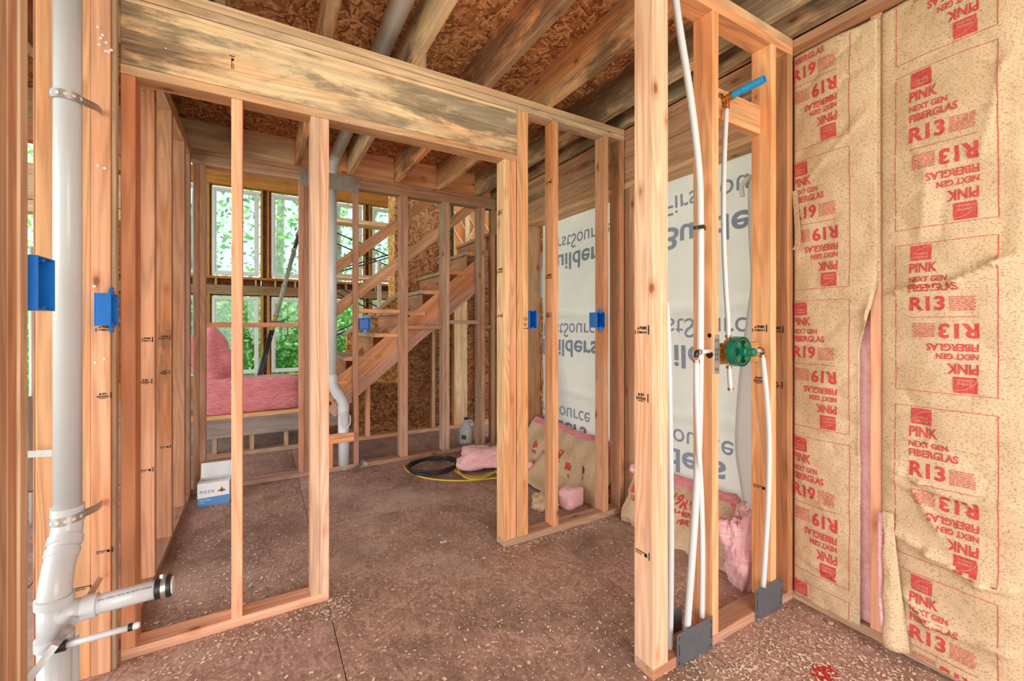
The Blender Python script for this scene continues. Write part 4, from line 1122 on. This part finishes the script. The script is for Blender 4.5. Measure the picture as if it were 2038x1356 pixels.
lump('crumpled_paper', 'crumpled brown kraft paper on the floor behind the stud', (1.66, 2.42, 0), (.17, .14, .10), KRAFT, 4.4, rough=.5, fine=.22, boxy=2.6)
lump('pink_tuft', 'small pink insulation tuft beside the leaning batt', (1.88, 3.02, 0), (.16, .13, .13), PINK, 6.2, rough=.4, fine=.1)
lump('pink_tuft', 'larger pink insulation lump lying on the yellow cord', (1.72, 3.36, .012), (.52, .26, .18), PINK, 9.4, rough=.35, fine=.08, rz=-.35, res=56)
lump('pink_tuft', 'fluffy pink insulation wad against the shower wall stud', (2.0, 1.235, 0), (.20, .15, .36), PINK, 2.7, rough=.45, fine=.14, boxy=2.6, res=64)
lump('pink_tuft', 'pink insulation tuft on top of the batt right of the doorway studs', (2.09, 1.99, .30), (.07, .09, .06), PINK, 7.7, rough=.4, fine=.1)

# ------------------------------------------------------------------ small things on the floor
# carton
mo = empty('carton', (-.285, 3.71, 0), 'open white and blue carton printed MOEN on the floor', 'box', rz=math.radians(-2))
cw, cd, chh = .185, .15, .155
def cb(n, x0, x1, y0, y1, z0, z1, m): 
    o = put(n, meshmat(chbox(x1 - x0, y1 - y0, z1 - z0, .0008), m), m, None, ((x0 + x1) / 2, (y0 + y1) / 2, (z0 + z1) / 2)); o.parent = mo; return o
t = .003; W = cw / 2; D = cd / 2
fr = cb('front_panel', -W, W, -D, -D + t, 0, chh, PAPER); cb('back_panel', -W, W, D - t, D, 0, chh, PAPER)
cb('side_panel', -W, -W + t, -D + t, D - t, 0, chh, PAPER); cb('side_panel', W - t, W, -D + t, D - t, 0, chh, PAPER); cb('base', -W + t, W - t, -D + t, D - t, 0, t, PAPER)
cb('top_flap', -W, W, -D, -D + .055, chh, chh + t, PAPER)
o = put('back_flap', meshmat(chbox(cw, t, .10, .0008), PAPER), PAPER, None, (0, D + .01, chh + .05), (math.radians(-12), 0, 0)); o.parent = mo
o = put('side_flap', meshmat(chbox(t, cd * .5, .12, .0008), PAPER), PAPER, None, (W + .01, -.02, chh + .055), (0, math.radians(10), 0)); o.parent = mo
WL[fr] = Vector((0, -D + t / 2, chh / 2))
def cprint(ink, mat, nm='print'):
    WLl = Vector(fr.location); m = planemap((-W, -D - .0009, 0), (1, 0, 0), (0, 0, 1))
    WL[fr] = WLl; ink.build(nm, m, mat, fr)
k = Ink(); k.poly([(0, 0), (cw, 0), (cw, .062), (0, .058)]); cprint(k, CBLUE)
WL[fr] = Vector(fr.location)
k = Ink(); k.text('M O E N', .014, .088, .08, .021, .0); cprint(k, CNAVY)
k = Ink(); k.text('Posi-Temp', .014, .034, .06, .014, 0.0); k.text('valve', .014, .02, .024, .008, 0)
m_ = planemap((-W, -D - .0016, 0), (1, 0, 0), (0, 0, 1)); k.build('print', m_, PAPER, fr)
k = Ink(); k.poly([(.118, .098), (.134, .106), (.136, .118), (.144, .118), (.146, .106), (.160, .100), (.164, .088), (.152, .092), (.146, .084), (.136, .084), (.130, .094), (.116, .088)]); cprint(k, BRASS)
# jug
jg = empty('plastic_jug', (1.868, 4.17, 0), 'white plastic gallon jug with dark cap under the stairs', 'jug')
lathe(jg, 'body', (1.868, 4.17, 0), (0, 0, 1), [(0, .060), (.006, .070), (.012, .073), (.15, .073), (.165, .070), (.185, .058), (.235, .028), (.245, .021), (.262, .021)], JUG, 24)
lathe(jg, 'cap', (1.868, 4.17, .256), (0, 0, 1), [(0, .023), (.022, .023), (.024, .020)], CNAVY, 20)
tube(jg, 'handle', [(1.93, 4.15, .17), (1.945, 4.145, .20), (1.925, 4.15, .24), (1.885, 4.16, .25)], .010, JUG, 10, n=5)
ll = []
def jl(name, a0, a1, z0, z1, mat, r=.0738):
    v, f = [], []
    for i in range(13):
        a = a0 + (a1 - a0) * i / 12
        for z in (z0, z1): v.append((math.cos(a) * r, math.sin(a) * r, z))
    f = [(2 * i, 2 * i + 2, 2 * i + 3, 2 * i + 1) for i in range(12)]
    put(name, mesh_from(name, v, f), mat, jg, WL[jg], smooth=True)
jl('label', -2.9, -.5, .03, .135, mk_plain('label_cream', (.72, .70, .56), .5, var=.15)); jl('label_patch', -2.75, -2.0, .065, .11, mk_plain('label_blue', (.02, .14, .28), .5), .0744)
# black coil and yellow cord
cc = Vector((1.29, 3.58, .012)); pp = []
for i in range(0, 131):
    a = 2 * math.pi * i / 42; r = 1 + .05 * math.sin(i * .31)
    pp.append(cc + Vector((math.cos(a) * .205 * r, math.sin(a) * .205 * r, .006 + .010 * (i / 42) + .004 * math.sin(i * .7))))
hc = tube(None, 'hose_coil', pp, .0095, BLACK, 8); tag(hc, 'coiled black hose lying on the floor before the stair partition', 'hose')
yp = [P(803, 925, 'z', .008), P(812, 938, 'z', .008), P(840, 950, 'z', .008), P(880, 956, 'z', .008), P(930, 957, 'z', .008), P(975, 953, 'z', .008), P(1000, 950, 'z', .012), P(985, 940, 'z', .02), P(950, 950, 'z', .018), P(920, 945, 'z', .018), P(905, 935, 'z', .018),
      P(912, 923, 'z', .014), P(945, 912, 'z', .012), P(985, 908, 'z', .012), P(1010, 915, 'z', .012), P(990, 936, 'z', .03), P(955, 953, 'z', .03), P(925, 950, 'z', .03), P(908, 930, 'z', .026), P(903, 922, 'z', .026), P(918, 912, 'z', .02), P(940, 906, 'z', .015)]
yc = tube(None, 'extension_cord', yp, .0068, YELLOW, 8, n=7); tag(yc, 'yellow extension cord looped around the pink insulation lump', 'cord')
b = empty('metal_bracket', P(712, 935, 'z', 0), 'bent grey metal bracket scrap leaning on the partition plate', 'bracket')
board2(b, 'plate', P(704, 941, 'z', .006), P(724, 917, 'y', 3.935), .045, .0025, (0, 0, 1), (1, 1, 1), 0, STEEL)
board2(b, 'flange', P(722, 921, 'y', 3.93), P(732, 925, 'y', 3.92), .03, .0025, (0, 0, 1), (1, 1, 1), 0, STEEL)
o = board(None, 'metal_offcut', .80, .88, 3.74, 3.77, .001, .004, (1, 1, 1), 0, STEEL, .0005); tag(o, 'small flat grey metal offcut on the floor near the hose', 'scrap')
q = P(883, 1079, 'z', 0); e = empty('wrapper_scrap', q, 'tiny white and blue wrapper scrap on the open floor', 'scrap')
board(e, 'paper', q.x - .02, q.x + .014, q.y - .008, q.y + .010, .001, .004, (1, 1, 1), 0, PAPER, .001); board(e, 'print', q.x - .012, q.x + .004, q.y - .006, q.y + .006, .004, .0048, (1, 1, 1), 0, CBLUE, .0002)
# red paint mark
v = [(0, 0, .0012)]; q = P(1640, 1340, 'z', 0)
for i in range(24):
    a = i / 24 * 2 * math.pi; r = 1 + .35 * noise.noise((math.cos(a) * 2, math.sin(a) * 2, 3)); v.append((math.cos(a) * .055 * r, math.sin(a) * .035 * r, .0012))
put('paint_mark', mesh_from('mark', v, [(0, i + 1, (i + 1) % 24 + 1) for i in range(24)]), RED, fl, (q.x, q.y, 0))
# left room pieces
o = tube(None, 'water_pipe', [(-1.262, 3.90, .0), (-1.262, 3.90, 1.75)], .011, PEX, 12); tag(o, 'thin white water pipe standing in the neighbouring room', 'pipe')
pl = board2(None, 'leaning_plank', P(64, 790, 'y', 3.86), P(76, 975, 'y', 3.6), .03, .09, (0, 1, 0), (.22, .17, .14), .2); tag(pl, 'dark plank leaning behind the narrow stud gap', 'plank')
o = ribbon(None, 'hanger_strap', [P(48, 905, 'y', 2.005), P(104, 902, 'y', 2.005)], (0, 0, .022), .0014, STEEL, 0); tag(o, 'short level perforated strap in the narrow stud gap', 'strap')
tag(lump('wrapper_scrap', 'crumpled clear plastic scrap on the floor of the neighbouring room', (P(80, 1020, 'z', 0).x, P(80, 1020, 'z', 0).y, 0), (.10, .08, .05), PAPER, 8.8, cat='scrap', rough=.6, fine=.3))

# ------------------------------------------------------------------ staircase and landing
sc_ = empty('staircase', (1.3, 4.45, 0), 'rough wooden staircase climbing right behind the stud partition', 'staircase')
rise, run = .2075, .235
def tread_x(k): return .62 + (k - 3) * run * 1.0
SY0, SY1 = 4.06, 4.86
# k = step number, top z
steps = [(k, .97 + (k - 3) * rise) for k in range(2, 10)]
for k, z in steps:
    xr_ = .902 + (k - 3) * .2365
    board(sc_, 'tread', xr_ - .285, xr_, SY0 - .02, SY1, z - .036, z, (.46, .38, .26), .5)
    board(sc_, 'tread_end', xr_ - .24, xr_, SY0 - .024, SY0 + .03, z - .037, z + .001, ORG, .05)
    board(sc_, 'riser', xr_ - .265, xr_ - .247, SY0 + .02, SY1, z - rise, z - .037, (.48, .26, .13), .25)
    board(sc_, 'tread_block', xr_ - .04, xr_ - .002, SY0 - .004, SY0 + .04, z + .001 - rise * .0 - .037 - .13, z - .037, (.66, .38, .2), .1)
s0, s1 = Vector((.50, SY0 + .01, .545)), Vector((2.45, SY0 + .01, 2.20))
for yy, c in ((SY0 + .012, (.72, .40, .2)), (SY1 - .04, (.45, .25, .14)), ((SY0 + SY1) / 2, (.45, .25, .14))):
    board2(sc_, 'stringer', (s0.x, yy, s0.z + .065), (s1.x, yy, s1.z + .065), .17, .038, (0, 0, 1), c, .15)
board2(sc_, 'stringer_rail', (.52, SY0 - .002, .485), (2.25, SY0 - .002, .485 + 1.73 * .836), .10, .036, (0, 0, 1), (.58, .39, .31), .12)
board2(sc_, 'handrail', P(664, 538, 'y', 4.07), P(850, 402, 'y', 4.07), .089, .036, (0, 0, 1), (.60, .36, .20), .1)
board2(sc_, 'handrail', P(655, 628, 'y', 4.07), P(942, 410, 'y', 4.07), .089, .036, (0, 0, 1), (.66, .42, .24), .1)
# knee wall on the far side of the lower steps
v = [(.80, 4.90, .60), (1.40, 4.90, .60), (1.40, 4.90, 1.62), (.80, 4.90, 1.13)]; v += [(a, b + .09, c) for a, b, c in v]
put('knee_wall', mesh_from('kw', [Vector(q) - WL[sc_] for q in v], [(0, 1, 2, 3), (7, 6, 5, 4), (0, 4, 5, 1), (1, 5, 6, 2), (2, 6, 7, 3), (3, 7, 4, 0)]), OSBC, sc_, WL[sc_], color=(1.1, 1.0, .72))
board2(sc_, 'knee_wall_cap', (.78, 4.945, 1.145), (1.42, 4.945, 1.665), .036, .14, (0, 0, 1), (.46, .40, .26), .3)
board(sc_, 'newel', 1.13, 1.17, 4.93, 4.97, 1.4, 1.98, (.66, .62, .56), .2)
ld = empty('landing_platform', (.1, 5.2, 0), 'low framed stair landing with a weathered grey joist front', 'platform')
board(ld, 'bottom_plate', -.60, .62, 4.88, 4.97, 0, T, (.52, .40, .3), .2)
board(ld, 'front_joist', -.60, .74, 4.87, 4.908, .19, .365, (.34, .31, .30), .45)
board(ld, 'cap_board', -.60, .74, 4.86, 4.96, .366, .404, (.78, .52, .27), .05)
board(ld, 'deck', -.60, .74, 4.96, 5.95, .386, .404, (.8, .7, .6), 0, OSBC)
board(ld, 'rear_joist', -.60, .74, 5.91, 5.948, .19, .385, (.34, .30, .27), .3)
for x in (-.40, -.10, .20, .50): board(ld, 'leg', x, x + .038, 4.91, 4.999, T, .19, (.55, .42, .3), .2)
for x in (-.55, .3): board(ld, 'rear_leg', x, x + .06, 5.85, 5.909, .0, .19, (.4, .3, .22), .2)
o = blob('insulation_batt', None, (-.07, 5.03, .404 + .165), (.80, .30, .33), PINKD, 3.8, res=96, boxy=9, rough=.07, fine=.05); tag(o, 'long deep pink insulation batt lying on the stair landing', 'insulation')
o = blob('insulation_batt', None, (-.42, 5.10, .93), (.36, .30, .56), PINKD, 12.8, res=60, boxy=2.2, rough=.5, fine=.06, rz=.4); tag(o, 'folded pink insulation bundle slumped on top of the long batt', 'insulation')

# ------------------------------------------------------------------ ladder and scaffold in the tall room
la = empty('ladder', P(515, 748, 'y', 7.2), 'black and grey telescoping ladder leaning in front of the windows', 'ladder')
a0, a1 = P(515, 748, 'y', 7.2), P(613, 395, 'y', 8.3)
a0 = a0 + (a0 - a1) * .22
dx = Vector((.03, .44, 0))
for s, nmn in ((0, 'rail'), (1, 'rail')):
    off = dx * s
    for f0, f1, m, r in ((0, .36, BLACK, .026), (.36, .42, mk_plain('ladder_yellow%d' % s, (.45, .33, .05), .4), .024), (.42, .72, mk_plain('ladder_grey%d' % s, (.33, .32, .29), .4, .3), .022), (.72, 1.0, BLACK, .02)):
        tube(la, nmn, [a0 + (a1 - a0) * f0 + off, a0 + (a1 - a0) * f1 + off], r, m, 12)
    for f in (.42, .55, .72, .80, .88): lathe(la, 'collar', a0 + (a1 - a0) * f + off, a1 - a0, [(0, .02), (.005, .034), (.05, .034), (.055, .02)], mk_plain('collar', (.3, .26, .16), .4) if 'collar' not in bpy.data.materials else bpy.data.materials['collar'], 12)
for i in range(1, 12):
    f = i / 12; tube(la, 'rung', [a0 + (a1 - a0) * f, a0 + (a1 - a0) * f + dx], .018, STEEL, 8)
sf = empty('scaffold', (1.7, 8.3, 0), 'scaffold of dark tubes and pale planks before the right windows', 'scaffold')
DT = mk_plain('scaffold_tube', (.03, .045, .05), .45, .4)
for x in (.95, 3.0):
    for y in (7.9, 8.7):
        tube(sf, 'upright', [(x, y, 0), (x, y, 4.0)], .021, DT, 8)
    for z in (1.0, 2.0, 3.0): tube(sf, 'crossbar', [(x, 7.9, z), (x, 8.7, z)], .018, DT, 8)
for y in (7.9, 8.7):
    for za, zb_ in ((2.15, 2.9), (2.9, 2.15), (1.0, 2.0), (2.0, 1.0)): tube(sf, 'cross_brace', [(.95, y, za), (3.0, y, zb_)], .012, DT, 8)
for y, z in ((7.95, 3.02), (8.3, 3.08), (8.6, 3.2), (7.95, 2.06), (8.3, 2.1), (8.6, 2.16)):
    board(sf, 'plank', .7, 3.3, y - .12, y + .12, z, z + .045, (.80, .66, .42), .1)
# windowsill level on the partition block
o = board(None, 'torpedo_level', .06, .155, 3.95, 3.985, 1.2735, 1.289, (.10, .09, .12), .1); tag(o, 'small dark hand tool lying on the partition blocking', 'tool')

# ------------------------------------------------------------------ outdoors
g = bpy.data.meshes.new('ground'); g.from_pydata([(-60, 9.8, 0), (60, 9.8, 0), (60, 80, 0), (-60, 80, 0), (-60, -60, 0), (60, -60, 0), (60, 9.8, 0)], [], [(0, 1, 2, 3), (4, 5, 1, 0)])
go = put('ground', g, LEAF, None, (0, 0, -.7), color=(.18, .30, .07)); tag(go, 'green overgrown ground outside the windows', 'ground', kind='structure')
rng = np.random.default_rng(5)
def tree(x, y, h, r, label, col, bark, nl, lo=.1, spread=1.6, sz=.16):
    e = empty('tree', (x, y, -.7), label, 'tree', 'trees outside the windows')
    lean = rng.uniform(-.4, .4)
    tube(e, 'trunk', [(x, y, -.75), (x + lean * .2, y, h * .35), (x + lean * .6, y, h * .7), (x + lean, y, h)], r, BARK, 10, n=4, radii=[r * (1 - .7 * i / 12) for i in range(13)]).color = (*bark, 1)
    c = np.column_stack((rng.normal(0, spread, nl), rng.normal(0, spread * .7, nl), np.where(rng.uniform(0, 1, nl) < .84, rng.uniform(-.4, 2.7, nl) * (1 if y < 18 else 1.25), rng.uniform(1.5, h, nl))))
    a = rng.normal(0, 1, (nl, 3)); a /= np.linalg.norm(a, axis=1)[:, None]; b = np.cross(a, rng.normal(0, 1, (nl, 3))); b /= np.linalg.norm(b, axis=1)[:, None]
    s = rng.uniform(.5, 1.2, (nl, 1)) * sz
    V = np.stack((c - a * s, c - b * s * .5, c + a * s, c + b * s * .5), 1).reshape(-1, 3)
    me = bpy.data.meshes.new('foliage'); me.from_pydata(V.tolist(), [], np.arange(nl * 4).reshape(-1, 4).tolist())
    put('foliage', me, LEAF, e, (x, y, -.7), color=col)
sp_ = [(-6.0, 17, 9, .16), (-3.2, 15.2, 10, .13), (-1.55, 13.6, 9, .12), (.2, 14.6, 11, .15), (1.15, 13.2, 10, .10), (2.2, 15.0, 11, .16), (3.6, 13.4, 9, .11), (5.2, 15.4, 10, .14), (7.6, 17, 10, .16), (-4.2, 20, 12, .2), (0.6, 20, 13, .2), (4.4, 20.5, 12, .2), (9.5, 22, 12, .2), (-8, 22, 12, .2)]
pos_n = ('leftmost', 'second from left', 'third from left', 'fourth from left', 'fifth from left', 'sixth from left', 'seventh from left', 'eighth from left', 'rightmost')
for i, (x, y, h, r) in enumerate(sp_):
    lab = ('leafy tree with pale trunk near the windows, %s of the near row' % pos_n[i]) if i < 9 else ('tall broad tree of the far row, %s behind the near trees' % ('left', 'middle', 'right', 'far right', 'far left')[i - 9])
    tree(x, y, h, r, lab, ((.34, .62, .22), (.46, .74, .30), (.28, .54, .22))[i % 3], ((.62, .55, .48), (.5, .42, .36))[i % 2], 5200 if i < 9 else 4000, lo=-.02, spread=1.5 if i < 9 else 2.4, sz=.10 if i < 9 else .17)

# ------------------------------------------------------------------ sawdust and wood chips on the floor
def chips():
    n0 = []
    def add(cx, cy, sx, sy, n): 
        n0.append(np.column_stack((rng.normal(cx, sx, n), rng.normal(cy, sy, n))))
    u = np.column_stack((rng.uniform(-.44, 2.1, 2600), rng.uniform(.3, 3.9, 2600))); n0.append(u)
    add(1.75, .75, .30, .22, 4200); add(.6, 1.3, .7, .4, 1500); add(1.4, .95, .25, .08, 700); add(-.05, 2.04, .25, .06, 500); add(-.1, 2.6, .25, .35, 900); add(1.6, 2.07, .3, .03, 600); add(.28, 2.05, .05, .06, 260); add(.55, 1.7, .6, .5, 900); add(.2, 3.8, .4, .1, 250); add(1.2, 1.25, .2, .3, 300)
    c = np.vstack(n0); c = c[(c[:, 0] < 2.08) & (c[:, 0] > -.43) & (c[:, 1] > .1)]
    n = len(c); ang = rng.uniform(0, 2 * np.pi, n); L = rng.lognormal(-5.85, .5, n); L = np.clip(L, .0010, .0085); Wd = L * rng.uniform(.25, .7, n); z = rng.uniform(.0008, .004, n); tl = rng.uniform(-.5, .5, n)
    dx, dy = np.cos(ang), np.sin(ang)
    V = np.zeros((n, 4, 3))
    for i, (a, b) in enumerate(((-1, -1), (1, -1), (1, 1), (-1, 1))):
        V[:, i, 0] = c[:, 0] + dx * L * a - dy * Wd * b; V[:, i, 1] = c[:, 1] + dy * L * a + dx * Wd * b; V[:, i, 2] = z + np.abs(a * L * tl) * .5
    me = bpy.data.meshes.new('chips'); me.from_pydata(V.reshape(-1, 3).tolist(), [], np.arange(n * 4).reshape(-1, 4).tolist())
    o = put('wood_chips', me, CHIP); tag(o, 'scattered pale sawdust and wood chips on the subfloor', 'sawdust', kind='stuff')
chips()
